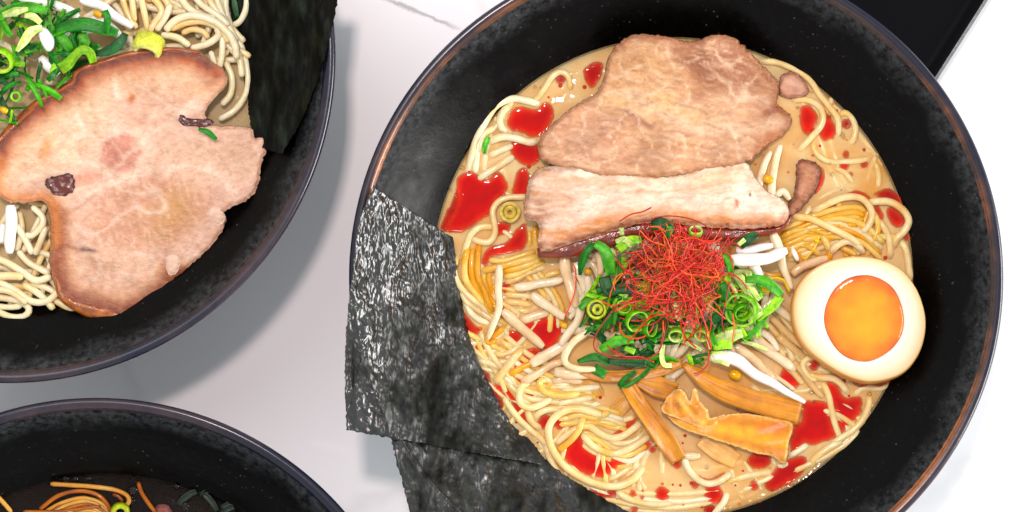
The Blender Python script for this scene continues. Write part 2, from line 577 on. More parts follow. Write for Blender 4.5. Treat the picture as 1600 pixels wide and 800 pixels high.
def broth(center, z, mats, label, rmax):
    x, y = center
    v, cols = [], []
    n, rings = 160, 60
    for i in range(rings + 1):
        r = rmax * i / rings
        for k in range(n):
            a = 2 * math.pi * k / n
            X, Y = r * math.cos(a), r * math.sin(a)
            e = rmax - r
            h = 0.10 * nz((X + x) / 7, (Y + y) / 7, 1.0) + 0.05 * nz((X + x) / 2.5, (Y + y) / 2.5, 3) + 0.55 * math.exp(-e / 0.9)
            v.append(((x + X) / 1000, (y + Y) / 1000, (z + h) / 1000))
            al = 1.0 if e > 6 else 0.35 + 0.65 * e / 6
            cols.append((1, 1, 1, al))
    f = []
    for i in range(rings):
        for k in range(n):
            k2 = (k + 1) % n
            f.append((i * n + k, (i + 1) * n + k, (i + 1) * n + k2, i * n + k2))
    o = mk("broth", v, f, mats[0], None, cols, loc=(x / 1000, y / 1000, z / 1000))
    tag(o, label, "broth")
    for q in range(1, 6):
        lv, lf = [], []
        rl = rmax - q * 0.33
        for i in range(13):
            for k in range(96):
                a = 2 * math.pi * k / 96
                rr = rl * i / 12
                lv.append(((x + rr * math.cos(a)) / 1000, (y + rr * math.sin(a)) / 1000, (z - 0.35 * q) / 1000))
        for i in range(12):
            for k in range(96):
                k2 = (k + 1) % 96
                lf.append((i * 96 + k, (i + 1) * 96 + k, (i + 1) * 96 + k2, i * 96 + k2))
        mk("cloudy_layer", lv, lf, mats[2], o, [(1, 1, 1, 1)] * len(lv))
    rd = rmax - 4.5
    v = [(x / 1000, y / 1000, (z - 2.6) / 1000)]
    for i in range(1, 6):
        for k in range(64):
            a = 2 * math.pi * k / 64
            v.append(((x + rd * i / 5 * math.cos(a)) / 1000, (y + rd * i / 5 * math.sin(a)) / 1000, (z - 2.6 - (2.0 if i == 5 else 0)) / 1000))
    f = [(0, 1 + k, 1 + (k + 1) % 64) for k in range(64)]
    for i in range(4):
        for k in range(64):
            k2 = (k + 1) % 64
            f.append((1 + i * 64 + k, 1 + (i + 1) * 64 + k, 1 + (i + 1) * 64 + k2, 1 + i * 64 + k2))
    mk("cloudy_depth", v, f, mats[1], o)
    return o


broth(MAIN, BZ, (M_BROTH_RED, M_BROTH_RED_D, M_BROTH_RED_L), "creamy tan broth spotted with red chilli oil under the half egg", 77.2)
broth(LEFT, BZ, (M_BROTH_PALE, M_BROTH_PALE_D, M_BROTH_PALE_L), "pale broth below the noodles and the large pork slice", 77.2)
broth(LOW, BZ, (M_BROTH_DARK, M_BROTH_DARK_D, M_BROTH_DARK_L), "near-black clear soy broth in the bowl at the lower corner", 77.2)

# black tray behind the main bowl
def tray():
    a = np.array(P(1541, 0, 12)[:2]); b = np.array(P(1466, 118, 12)[:2])
    d = (b - a) / np.linalg.norm(b - a)
    nrm = np.array((d[1], -d[0]))           # to the outside or inside
    if nrm[0] > 0:
        nrm = -nrm
    c0 = b + d * 0.012
    c1 = a - d * 0.16
    c2 = c1 + nrm * 0.13
    c3 = c0 + nrm * 0.13
    cs = [c0, c1, c2, c3]
    mid = sum(cs) / 4
    root = empty("tray", (mid[0], mid[1], 0))
    tag(root, "black tray with a grey bevelled edge sticking out behind the chilli oil bowl".replace("bevelled ", ""), "tray")
    k1 = NT("black_lacquer"); k1.set(Roughness=0.35); k1.b.inputs['Base Color'].default_value = (0.004, 0.004, 0.005, 1)
    k1.b.inputs['Specular IOR Level'].default_value = 0.02
    k2 = NT("mottled_tray_edge")  # mottled grey edge, lighter than the tray surface
    tc = k2.n('ShaderNodeTexCoord')
    nn = k2.noise(500, 4, 0.7, (tc, 'Object'))
    r = k2.ramp(nn, 'Fac', [(0.35, (0.02,) * 3), (0.7, (0.12,) * 3)])
    k2.l(r, 'Color', k2.b, 'Base Color'); k2.set(Roughness=0.4)

    def rounded(off, rad=0.006):
        pts = []
        for i in range(4):
            p, q, s = cs[i - 1], cs[i], cs[(i + 1) % 4]
            q = q + (mid - q) / np.linalg.norm(mid - q) * off * 1.414
            u = (p - q) / np.linalg.norm(p - q); w = (s - q) / np.linalg.norm(s - q)
            for t in np.linspace(0, 1, 7):
                pts.append((1 - t) ** 2 * (q + u * rad) + 2 * t * (1 - t) * q + t * t * (q + w * rad))
        return pts
    prof = [(0.0022, 0.0), (0.0008, 0.0012), (-0.0012, 0.009), (-0.0006, 0.0105), (0.0006, 0.0112)]
    v, f = [], []
    n = 28
    for off, z in prof:
        v += [(p[0], p[1], z) for p in rounded(off)]
    for i in range(len(prof) - 1):
        for k in range(n):
            k_ = (k + 1) % n
            f.append((i * n + k, i * n + k_, (i + 1) * n + k_, (i + 1) * n + k))
    mk("tray_edge", v, f, k2.m, root)
    v, f = [], []
    for off, z in [(0.0006, 0.0112), (0.0018, 0.0110), (0.004, 0.0096), (0.006, 0.009)]:
        v += [(p[0], p[1], z) for p in rounded(off)]
    for i in range(3):
        for k in range(n):
            k_ = (k + 1) % n
            f.append((i * n + k, i * n + k_, (i + 1) * n + k_, (i + 1) * n + k))
    f.append(tuple(range(3 * n, 4 * n)))
    mk("tray_surface", v, f, k1.m, root)


tray()

# ------------------------------------------------------------------ generic builders for the food
def in_poly(x, y, poly):
    n = len(poly)
    c = np.zeros(x.shape, bool)
    j = n - 1
    for i in range(n):
        xi, yi = poly[i]; xj, yj = poly[j]
        t = ((yi > y) != (yj > y)) & (x < (xj - xi) * (y - yi) / (yj - yi + 1e-12) + xi)
        c ^= t
        j = i
    return c


def dist_poly(x, y, poly, closed=True):
    d = np.full(x.shape, 1e9)
    n = len(poly)
    for i in range(n if closed else n - 1):
        a = np.array(poly[i]); b = np.array(poly[(i + 1) % n])
        ab = b - a
        t = np.clip(((x - a[0]) * ab[0] + (y - a[1]) * ab[1]) / (ab @ ab + 1e-12), 0, 1)
        d = np.minimum(d, np.hypot(x - a[0] - t * ab[0], y - a[1] - t * ab[1]))
    return d


def sstep(a, b, x):
    t = np.clip((x - a) / (b - a), 0, 1)
    return t * t * (3 - 2 * t)


def painter(base, layers, warp=7.0, wscale=22.0):
    """colour of the food itself as it varies over a slice: muscles, fat, seared skin"""
    base = np.array(lin(base))

    def fn(x, y, d):
        wx = np.array([nz(a / wscale, b / wscale, 3.1) for a, b in zip(x, y)]) * warp
        wy = np.array([nz(a / wscale, b / wscale, 8.7) for a, b in zip(x, y)]) * warp
        fine = np.array([nz(a / 7, b / 7, 5.5) for a, b in zip(x, y)])
        X, Y = x + wx, y + wy
        c = np.tile(base, (len(x), 1))
        for L in layers:
            if L[0] == 'b':
                _, cx, cy, rx, ry, ang, col, st, so = L
                a = math.radians(ang)
                u = ((X - cx) * math.cos(a) + (Y - cy) * math.sin(a)) / rx
                v = (-(X - cx) * math.sin(a) + (Y - cy) * math.cos(a)) / ry
                w = st * (1 - sstep(1 - so, 1 + so * .5, np.hypot(u, v)))
            elif L[0] == 'l':
                _, pts, wd, col, st = L
                dd = dist_poly(X, Y, catmull(pts, 6), closed=False)
                w = st * np.exp(-(dd / wd) ** 2)
            elif L[0] == 'f':                      # muscle fibres along an angle
                _, ang, ln, wd, col, st = L
                a = math.radians(ang)
                u = (X * math.cos(a) + Y * math.sin(a)) / ln
                v = (-X * math.sin(a) + Y * math.cos(a)) / wd
                w = st * np.clip(np.array([nz(p, q, 17.3) for p, q in zip(u, v)]) * 2.2, 0, 1)
            elif L[0] == 'v':                      # threads of fat
                _, sc, wd, col, st, sd = L
                w = st * np.clip(1 - np.abs(np.array([nz(p / sc, q / sc, sd) for p, q in zip(X, Y)])) / wd, 0, 1)
            else:                                  # 'e': along the outline, optionally near a line only
                _, wd, col, st, pts, near = L
                dd = d + 2.0 * fine
                w = st * (1 - sstep(0.25 * wd, wd, dd))
                if pts is not None:
                    w = w * (1 - sstep(near * .7, near * 1.2, dist_poly(x, y, pts, closed=False)))
            w = np.clip(w * (1 + 0.35 * fine), 0, 1)[:, None]
            c = c * (1 - w) + np.array(lin(col)) * w
        return c
    return fn


def slab(name, outline, zfun, th, paint, mat, grid=5.0, jitter=1.0, rnd=6.0, rnd_h=1.3, parent=None, smooth_step=4.0, alpha=None, bulge=0.15):
    B = catmull(outline, smooth_step, closed=True)
    jx = np.array([nz(p[0] / 5, p[1] / 5, 2.0) for p in B]) * jitter * 1.6
    jy = np.array([nz(p[0] / 5, p[1] / 5, 7.0) for p in B]) * jitter * 1.6
    B = B + np.stack([jx, jy], 1)
    n = len(B)
    x0, y0 = B.min(0); x1, y1 = B.max(0)
    rng = random.Random(int(x0 * 7 + y0))
    gx, gy = np.meshgrid(np.arange(x0, x1, grid), np.arange(y0, y1, grid))
    gx = gx.ravel() + np.array([rng.uniform(-.3, .3) * grid for _ in range(gx.size)])
    gy = gy.ravel() + np.array([rng.uniform(-.3, .3) * grid for _ in range(gy.size)])
    m = in_poly(gx, gy, B)
    gx, gy = gx[m], gy[m]
    m = dist_poly(gx, gy, B) > grid * 0.5
    gx, gy = gx[m], gy[m]
    pts = [Vector(p) for p in B] + [Vector(p) for p in zip(gx, gy)]
    ov, oe, of, orv, ore, orf = delaunay_2d_cdt(pts, [], [list(range(n))], 1, 1e-5)
    V = np.array([(p[0], p[1]) for p in ov])
    inv = {}
    for i, o in enumerate(orv):
        for q in o:
            inv[q] = i
    loop = [inv[i] for i in range(n)]
    d = dist_poly(V[:, 0], V[:, 1], B)
    for i in loop:
        d[i] = 0
    col = paint(V[:, 0], V[:, 1], d)
    zt = np.array([zfun(a, b) for a, b in V])
    q = np.clip(1 - d / rnd, 0, 1)
    z = zt - rnd_h * (1 - np.sqrt(np.clip(1 - q * q, 0, 1)))
    verts = [P(a, b, c) for (a, b), c in zip(V, z)]
    cols = [tuple(c) for c in col]
    if alpha is not None:
        av = alpha(V[:, 0], V[:, 1], d)
        cols = [(*c, a) for c, a in zip(cols, av)]
    faces = []
    for f in of:
        f = list(f)
        a, b, c = (V[f[0]], V[f[1]], V[f[2]])
        area = (b[0] - a[0]) * (c[1] - a[1]) - (b[1] - a[1]) * (c[0] - a[0])
        faces.append(tuple(f) if area < 0 else tuple(reversed(f)))
    ctr = V[loop].mean(0)
    prev = loop
    up = sum((B[i][0] * B[(i + 1) % n][1] - B[(i + 1) % n][0] * B[i][1]) for i in range(n)) > 0
    for k, (fz, fo) in enumerate(((0.35, bulge), (0.75, bulge * .8), (1.0, -0.3))):
        base = len(verts)
        for j, i in enumerate(loop):
            t = V[loop[(j + 1) % n]] - V[loop[j - 1]]
            nrm = np.array((t[1], -t[0])) / (np.hypot(*t) + 1e-9)
            if not up:
                nrm = -nrm
            pp = V[i] + nrm * fo * 5
            verts.append(P(pp[0], pp[1], zt[i] - rnd_h - th * fz))
            cols.append(cols[i])
        cur = list(range(base, base + n))
        for j in range(n):
            j2 = (j + 1) % n
            q4 = (prev[j], prev[j2], cur[j2], cur[j])
            faces.append(q4 if not up else tuple(reversed(q4)))
        prev = cur
    faces.append(tuple(prev) if up else tuple(reversed(prev)))
    return mk(name, verts, faces, mat, parent, cols)


ONES = ["first", "second", "third", "fourth", "fifth", "sixth", "seventh", "eighth", "ninth"]
ORD = ["nearest"] + ONES[1:] + ["tenth", "eleventh", "twelfth", "thirteenth", "fourteenth", "fifteenth", "sixteenth", "seventeenth", "eighteenth", "nineteenth"]
for tens, th in (("twenty", "twentieth"), ("thirty", "thirtieth"), ("forty", "fortieth"), ("fifty", "fiftieth"), ("sixty", "sixtieth"), ("seventy", "seventieth")):
    ORD += [th] + [tens + "-" + w for w in ONES]
WAIT = {}          # cluster -> pieces still to be labelled
CLUSTER = {}       # cluster -> (group, category, where, landmark name, landmark position)


def cluster(key, group, cat, where, landmark, pos):
    CLUSTER[key] = (group, cat, where, landmark, pos)
    WAIT[key] = []


def wait(key, o, desc, ctr):
    WAIT[key].append((o, desc, ctr))
    return o


def describe(pts):
    p = np.array(pts)[:, :2]
    L = np.linalg.norm(np.diff(p, axis=0), axis=1).sum()
    ch = np.linalg.norm(p[-1] - p[0])
    r = ch / (L + 1e-9)
    return ("straight" if r > .975 else "curved" if r > .8 else "bent" if r > .5 else "looped")


def label_all():
    for key, items in WAIT.items():
        group, cat, where, lm, pos = CLUSTER[key]
        by = {}
        for it in items:
            by.setdefault(it[1], []).append(it)
        for desc, its in by.items():
            its.sort(key=lambda t: math.hypot(t[2][0] - pos[0], t[2][1] - pos[1]))
            for i, (o, _, _) in enumerate(its):
                if len(its) == 1:
                    lab = f"the only {desc} {where}"
                elif i == 0:
                    lab = f"{desc} {where}, closest to the {lm}"
                else:
                    lab = f"{desc} {where}, {ORD[min(i, len(ORD) - 1)]} from the {lm}"
                tag(o, lab, cat, group)


NOODLE_TINT = {'p': ((238, 212, 164), (228, 176, 94), .14), 'w': ((242, 224, 188), (234, 196, 128), .10),
               'y': ((238, 202, 130), (228, 168, 72), .3), 'o': ((234, 184, 100), (226, 146, 48), .45),
               'l': ((238, 224, 192), (226, 202, 150), .15), 'b': ((176, 106, 46), (120, 52, 16), .5)}
TINT_WORD = {'p': 'pale', 'w': 'creamy', 'y': 'yellowish', 'o': 'orange-stained', 'l': 'ivory', 'b': 'brown-orange'}


def noodle(key, pts, w=13, z=0.6, tint='p', sink=(0, 0), bz=BZ, mat=None, name="noodle", kind="noodle", taper=None, depth=2.4, sides=8, flat=0.92, word=None):
    """one strand; pts px (optionally with own z offset); sink: px over which each end dives under the broth"""
    p3 = [(q[0], q[1], q[2] if len(q) > 2 else z) for q in pts]
    c = catmull(p3, 4.0)
    seg = np.concatenate([[0], np.cumsum(np.linalg.norm(np.diff(c[:, :2], axis=0), axis=1))])
    L = seg[-1]
    sd = random.random() * 50
    if name == "noodle":
        w *= 0.88
        z0 = 0.5 if bz == BZ and key in SUNK else 0.0
        m = min(14, L * .3)
        sink = (max(sink[0], m), max(sink[1], m)) if key in SUNK else sink
        c[:, 2] -= z0
    elif name == "bean_sprout":
        wob = np.array([nz(s / 40, sd, 30) for s in seg]) * 5
        tt = np.gradient(c[:, :2], axis=0) if len(c) > 2 else np.ones((len(c), 2))
        tt /= np.linalg.norm(tt, axis=1)[:, None] + 1e-9
        c[:, 0] += -tt[:, 1] * wob
        c[:, 1] += tt[:, 0] * wob
    rad, path, cols = [], [], []
    base, stain, amt = NOODLE_TINT[tint] if isinstance(tint, str) else tint
    base, stain = np.array(lin(base)), np.array(lin(stain))
    vary = random.uniform(0.93, 1.05)
    for i, (x, y, zz) in enumerate(c):
        s = seg[i]
        if sink[0] and s < sink[0]:
            zz -= depth * (1 - s / sink[0]) ** 1.5
        if sink[1] and L - s < sink[1]:
            zz -= depth * (1 - (L - s) / sink[1]) ** 1.5
        zz += 0.35 * nz(s / 26, sd, 1.0)
        r = w * 0.1 * (1 + (0.07 if name == 'noodle' else 0.16) * nz(s / (14 if name == 'noodle' else 26), sd, 9.0))
        if taper:
            r *= taper[0] + (taper[1] - taper[0]) * s / L
        e = min(s, L - s)
        el = w * (.35 if name == 'noodle' else .9)
        if e < el:
            r *= 0.6 + 0.4 * math.sqrt(max(0, e / el))
        path.append(P(x, y, bz + zz))
        rad.append(r / 1000)
        k = min(1, max(0, amt + 0.9 * nz(s / 34, sd, 4.0)))
        cols.append(tuple((base * (1 - k) + stain * k) * vary))
    v, f = tube_mesh(path, rad, sides, flat)
    vc = [cols[i // sides] for i in range(len(path) * sides)] + [cols[0], cols[-1]]
    o = mk(name, v, f, mat or M_NOODLE, None, vc)
    d = f"{word or TINT_WORD.get(tint, 'pale')} {describe(pts)} {kind}" if kind else word
    ctr = np.array([q[:2] for q in pts]).mean(0)
    return wait(key, o, d, ctr)


SUNK = ('ul', 'left', 'll', 'bot', 'low', 'ur', 'r', 'fl')
SPROUT_T = ((222, 198, 160), (238, 222, 194), .45)
SPROUT_PINK = ((222, 188, 148), (234, 208, 172), .4)
SPROUT_WHITE = ((242, 236, 226), (246, 242, 236), .4)
SPROUT_VEIL = ((214, 172, 116), (224, 190, 140), .4)


def sprout(key, pts, w=17, z=1.5, tint=SPROUT_T, sink=(0, 0), taper=(1.0, 0.85), bz=BZ, word=None):
    word = word or {id(SPROUT_T): "translucent white", id(SPROUT_PINK): "pinkish", id(SPROUT_WHITE): "bright white", id(SPROUT_VEIL): "sunken tan"}[id(tint)]
    return noodle(key, pts, w, z, tint, sink, bz, M_SPROUT, "bean_sprout", "bean sprout", taper, sides=10, flat=0.8, word=word)


def ribbon(name, pts, widths, mat, colfn, th=1.0, curl=0.0, bz=BZ, twist=None, nu=9, parent=None, thick_ends=False):
    """flat strip of leaf or shoot: pts px + z offset; widths px; curl mm raises the edges"""
    p3 = [(q[0], q[1], q[2]) for q in pts]
    wd = np.interp(np.linspace(0, 1, 200), np.linspace(0, 1, len(widths)), widths)
    c = catmull(p3, 4.0)
    seg = np.concatenate([[0], np.cumsum(np.linalg.norm(np.diff(c[:, :2], axis=0), axis=1) + 1e-6)])
    L = seg[-1]
    tw = np.interp(seg / L, np.linspace(0, 1, len(twist)), twist) if twist else np.zeros(len(c))
    verts, cols, faces = [], [], []
    n = len(c)
    m = 2 * nu
    sd = random.random() * 40
    for i in range(n):
        t = c[min(i + 1, n - 1)][:2] - c[max(i - 1, 0)][:2]
        t = t / (np.linalg.norm(t) + 1e-9)
        s = np.array((-t[1], t[0]))
        w = np.interp(seg[i] / L, np.linspace(0, 1, 200), wd) / 2
        ct, st = math.cos(math.radians(tw[i])), math.sin(math.radians(tw[i]))
        e = min(seg[i], L - seg[i])
        tt = th * (1 if e > 3 else 0.6 + 0.4 * e / 3)
        for side in (1, -1):
            for k in range(nu):
                u = (-1 + 2 * k / (nu - 1)) * side
                edge = math.sqrt(max(0.0, 1 - u ** 8))
                off = u * w
                zz = curl * u * u * (1 if side == 1 else 1) + 0.35 * min(th, 1) * nz(u * 1.5, seg[i] / 22, sd)
                zz = zz + side * tt * 0.5 * (0.35 + 0.65 * edge)
                ox = off * ct
                oz = off * st * 0.2 + zz
                x = c[i][0] + s[0] * ox
                y = c[i][1] + s[1] * ox
                verts.append(P(x, y, bz + c[i][2] + oz))
                cols.append(colfn(u, seg[i] / L, side))
    for i in range(n - 1):
        for k in range(m):
            k2 = (k + 1) % m
            faces.append((i * m + k, i * m + k2, (i + 1) * m + k2, (i + 1) * m + k))
    faces.append(tuple(reversed(range(m))))
    faces.append(tuple(range((n - 1) * m, n * m)))
    return mk(name, verts, faces, mat, parent, cols)


def ring(cx, cy, z, ro, ri, h, tilt, outer, inner, bz=BZ, name="scallion_ring", squash=1.0, rot=0.0, parent=None):
    """short slice of hollow stalk; ro, ri px; h mm"""
    n = 26
    prof = [(ri, 0), (ri, h * .8), (ri + (ro - ri) * .25, h), (ri + (ro - ri) * .75, h), (ro, h * .8), (ro, 0)]
    mx = np.array(P(cx, cy, bz + z))
    sc = 0.0002
    verts, cols, faces = [], [], []
    ax = math.radians(rot)
    tl = math.radians(tilt)
    sd = random.random() * 20
    for j, (r, hh) in enumerate(prof):
        for k in range(n):
            a = 2 * math.pi * k / n
            rr = r * (1 + 0.08 * nz(math.cos(a), math.sin(a), sd))
            x, y, zz = rr * math.cos(a), rr * math.sin(a) * squash, hh / 0.2
            y, zz = y * math.cos(tl) - zz * math.sin(tl), y * math.sin(tl) + zz * math.cos(tl)
            x, y = x * math.cos(ax) - y * math.sin(ax), x * math.sin(ax) + y * math.cos(ax)
            verts.append(mx + np.array((x, y, zz)) * sc)
            t = (r - ri) / (ro - ri + 1e-9)
            cc = np.array(lin(inner)) * (1 - t) + np.array(lin(outer)) * t
            cols.append(tuple(cc * (1 + 0.15 * nz(math.cos(a) * 2, math.sin(a) * 2, sd))))
    m = len(prof)
    for j in range(m):
        j2 = (j + 1) % m
        for k in range(n):
            k2 = (k + 1) % n
            faces.append((j * n + k2, j * n + k, j2 * n + k, j2 * n + k2))
    return mk(name, verts, faces, M_GREEN, parent, cols)


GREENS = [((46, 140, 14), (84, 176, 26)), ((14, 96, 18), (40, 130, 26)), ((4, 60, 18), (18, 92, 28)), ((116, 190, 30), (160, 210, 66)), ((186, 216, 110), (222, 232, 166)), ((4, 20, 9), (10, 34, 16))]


def leaf(key, pts, w, shade=0, z=8, curl=0.4, th=0.28, bz=BZ, twist=None, word=None):
    a, b = GREENS[shade]
    a, b = np.array(lin(a)), np.array(lin(b))
    v = random.uniform(.75, 1.2)
    sd = random.random() * 40

    def cf(u, s, side):
        k = 0.5 + 0.5 * math.sin(s * 5 + u * 3)
        c = a * (1 - k) + b * k
        c = c * (1 + .35 * nz(u * 4 + sd, s * 1.5, sd))
        if side < 0:
            c = c * .7 + np.array(lin((150, 196, 90))) * .3
        return tuple(c * v)
    p3 = [(q[0], q[1], q[2] if len(q) > 2 else z) for q in pts]
    ws = w if isinstance(w, (list, tuple)) else [w * .8, w, w * .95, w * .7]
    o = ribbon("scallion_sliver", p3, ws, M_GREEN, cf, th, curl, bz, twist, nu=6)
    shade_word = ["bright green", "mid green", "dark green", "light green", "pale green", "near-black seaweed like a"][shade]
    return wait(key, o, f"{word or shade_word} {describe(pts)} scallion sliver", np.array([q[:2] for q in pts]).mean(0))


# ------------------------------------------------------------------ seaweed sheets
def nori_sheet(left, right, zf, label, cat="seaweed sheet", nu=150, nv=190, amp=0.5, rag=1.2, mat=None, gloss=lambda x, y: .45):
    Lc, Rc = catmull(left, 2), catmull(right, 2)

    def at(c, t):
        s = np.concatenate([[0], np.cumsum(np.linalg.norm(np.diff(c, axis=0), axis=1))])
        s /= s[-1]
        return np.array((np.interp(t, s, c[:, 0]), np.interp(t, s, c[:, 1])))
    top, bot, gcol = [], [], []
    for j in range(nv + 1):
        a, b = at(Lc, j / nv), at(Rc, j / nv)
        for i in range(nu + 1):
            t = i / nu
            p = a * (1 - t) + b * t
            ed = min(i, nu - i, j, nv - j)
            if ed == 0:
                p = p + rag * np.array((nz(p[0] / 6, p[1] / 6, 1), nz(p[0] / 6, p[1] / 6, 5))) * 2
            z = 60.0
            for _ in range(3):
                w = P(p[0], p[1], z)
                z = zf(w[0] * 1000, w[1] * 1000)
            wv = 12 * nz(p[0] / 40, p[1] / 60, 6.1)
            rid = 1 - 2 * abs(nz((p[0] + wv) / 17, p[1] / 34, 9.2))
            rid2 = 1 - 2 * abs(nz((p[0] - wv) / 7.5, p[1] / 12, 4.2))
            z += amp * (nz(p[0] / 42, p[1] / 70, 2.2) * 1.3 + 0.55 * rid + 0.30 * rid2 + 0.2 * nz(p[0] / 3.5, p[1] / 4.5, 4.2))
            gg = min(1, max(0, gloss(p[0], p[1]) + .55 * nz(p[0] / 30, p[1] / 55, 12.2) + .3 * nz(p[0] / 9, p[1] / 16, 3.2)))
            gcol.append((gg, gg, gg))
            top.append(P(p[0], p[1], z))
            w = P(p[0], p[1], z)
            bot.append((w[0], w[1], w[2] - 0.00035))
    n = len(top)
    W = nu + 1
    faces = []
    for j in range(nv):
        for i in range(nu):
            q = (j * W + i, (j + 1) * W + i, (j + 1) * W + i + 1, j * W + i + 1)
            faces.append(q)
            faces.append(tuple(n + k for k in reversed(q)))
    bl = [i for i in range(W)] + [j * W + nu for j in range(1, nv + 1)] + [nv * W + i for i in range(nu - 1, -1, -1)] + [j * W for j in range(nv - 1, 0, -1)]
    for a, b in zip(bl, bl[1:] + bl[:1]):
        faces.append((a, b, n + b, n + a))
    o = mk("nori_sheet", top + bot, faces, mat or M_NORI, None, gcol + gcol)
    tag(o, label, cat, "roasted seaweed sheets tucked into the bowls")
    return o


def nori_z(center, lift, slope=0.68, rim=71.3):
    def f(x, y):
        r = math.hypot(x - center[0], y - center[1])
        if r > 100.5:
            return rim + lift - 0.04 * (r - 100.5)
        return max(rim + lift - (100.5 - r) * slope, wall_z(r) + 0.8 + lift * .5, 45.5 + lift * .3)
    return f


nori_sheet([(612, 690), (626, 745), (641, 803), (662, 880), (690, 960)],
           [(800, 640), (850, 715), (905, 756), (985, 802), (1080, 860)], nori_z(MAIN, -0.4),
           "nori sheet partly covered by the other, hanging over the rim lowest down", amp=0.5)
nori_sheet([(583, 291), (562, 345), (550, 430), (541, 520), (539, 600), (542, 672)],
           [(708, 372), (717, 440), (735, 530), (765, 600), (802, 668), (846, 726)], nori_z(MAIN, 1.3),
           "large silvery nori sheet lying over the rim and above the other one", amp=0.9,
           gloss=lambda x, y: .92 - .55 * (1 - float(sstep(.2, 1.6, np.float64(math.hypot((x - 655 - (y - 640) * .25) / 70, (y - 640) / 130))))) - .4 * float(sstep(600, 710, np.float64(x))))
nori_sheet([(352, -60), (360, 20), (374, 90), (386, 150), (392, 195), (410, 232)],
           [(532, -60), (526, 8), (512, 70), (500, 112), (472, 186), (440, 240)], nori_z(LEFT, 0.6, 0.7),
           "near-black nori sheet standing against the wall of the bowl with pale noodles", amp=0.35, mat=M_NORI_DULL)

# ------------------------------------------------------------------ pork
G_PORK = "slices of roast pork in the bowls"
P1 = [(976, 60), (1004, 54), (1047, 58), (1076, 66), (1104, 58), (1128, 54), (1152, 63), (1180, 91), (1204, 115), (1218, 134), (1214, 160),
      (1236, 186), (1224, 210), (1199, 226), (1171, 250), (1133, 262), (1066, 272), (1028, 277), (981, 277), (933, 274), (905, 266), (848, 250), (843, 220),
      (867, 191), (895, 167), (928, 148), (943, 125), (950, 92)]
paint1 = painter((204, 152, 108), [
    ('b', 1010, 130, 70, 60, 20, (222, 174, 122), .8, .7),
    ('b', 1125, 105, 85, 45, 25, (164, 106, 78), .85, .6),
    ('b', 925, 220, 90, 42, 8, (204, 152, 116), .8, .6),
    ('b', 1120, 190, 90, 40, -8, (214, 166, 126), .7, .6),
    ('b', 1030, 170, 95, 22, 12, (232, 192, 134), .85, .8),
    ('b', 1020, 222, 80, 16, 10, (196, 132, 72), .55, .8),
    ('l', [(985, 150), (1060, 190), (1140, 205), (1215, 190)], 7, (232, 200, 168), .6),
    ('l', [(975, 178), (1000, 186), (1018, 196)], 3.5, (128, 84, 66), .75),
    ('l', [(960, 90), (976, 105), (968, 125), (955, 140)], 2.2, (160, 105, 70), .5),
    ('l', [(1050, 75), (1060, 100), (1120, 112)], 5, (170, 112, 88), .5),
    ('l', [(1000, 235), (1080, 240), (1160, 225)], 5, (226, 184, 146), .5),
    ('f', 8, 26, 3.2, (170, 112, 82), .55), ('f', 14, 40, 4.5, (236, 200, 166), .5), ('v', 38, .07, (240, 210, 176), .7, 4.4), ('f', 70, 9, 6, (190, 134, 104), .25),
    ('e', 16, (158, 94, 50), .7, [(976, 60), (1076, 62), (1128, 54), (1180, 91), (1218, 134), (1235, 186), (1199, 226)], 24),
    ('e', 9, (160, 98, 54), .6, None, 0),
    ('b', 1205, 170, 20, 9, -20, (150, 74, 34), .8, .6),
    ('b', 1195, 222, 30, 12, -30, (176, 100, 40), .7, .7)])


def z1(x, y):
    b = 5.0 + 8.5 * sstep(150, 52, np.float64(y)) + 2.0 * sstep(200, 262, np.float64(y)) - 0.8 * ((x - 1040) / 190) ** 2
    return BZ + b + 1.5 * nz(x / 60, y / 45, 3) + 0.45 * nz(x / 16, y / 11, 8)


pork1 = slab("pork_slice", P1, z1, 2.6, paint1, M_MEAT, grid=3.4, jitter=2.2, rnd=5, rnd_h=1.2)
tag(pork1, "broad tan roast pork slice on the chilli broth, above the fatty strip", "pork slice", G_PORK)

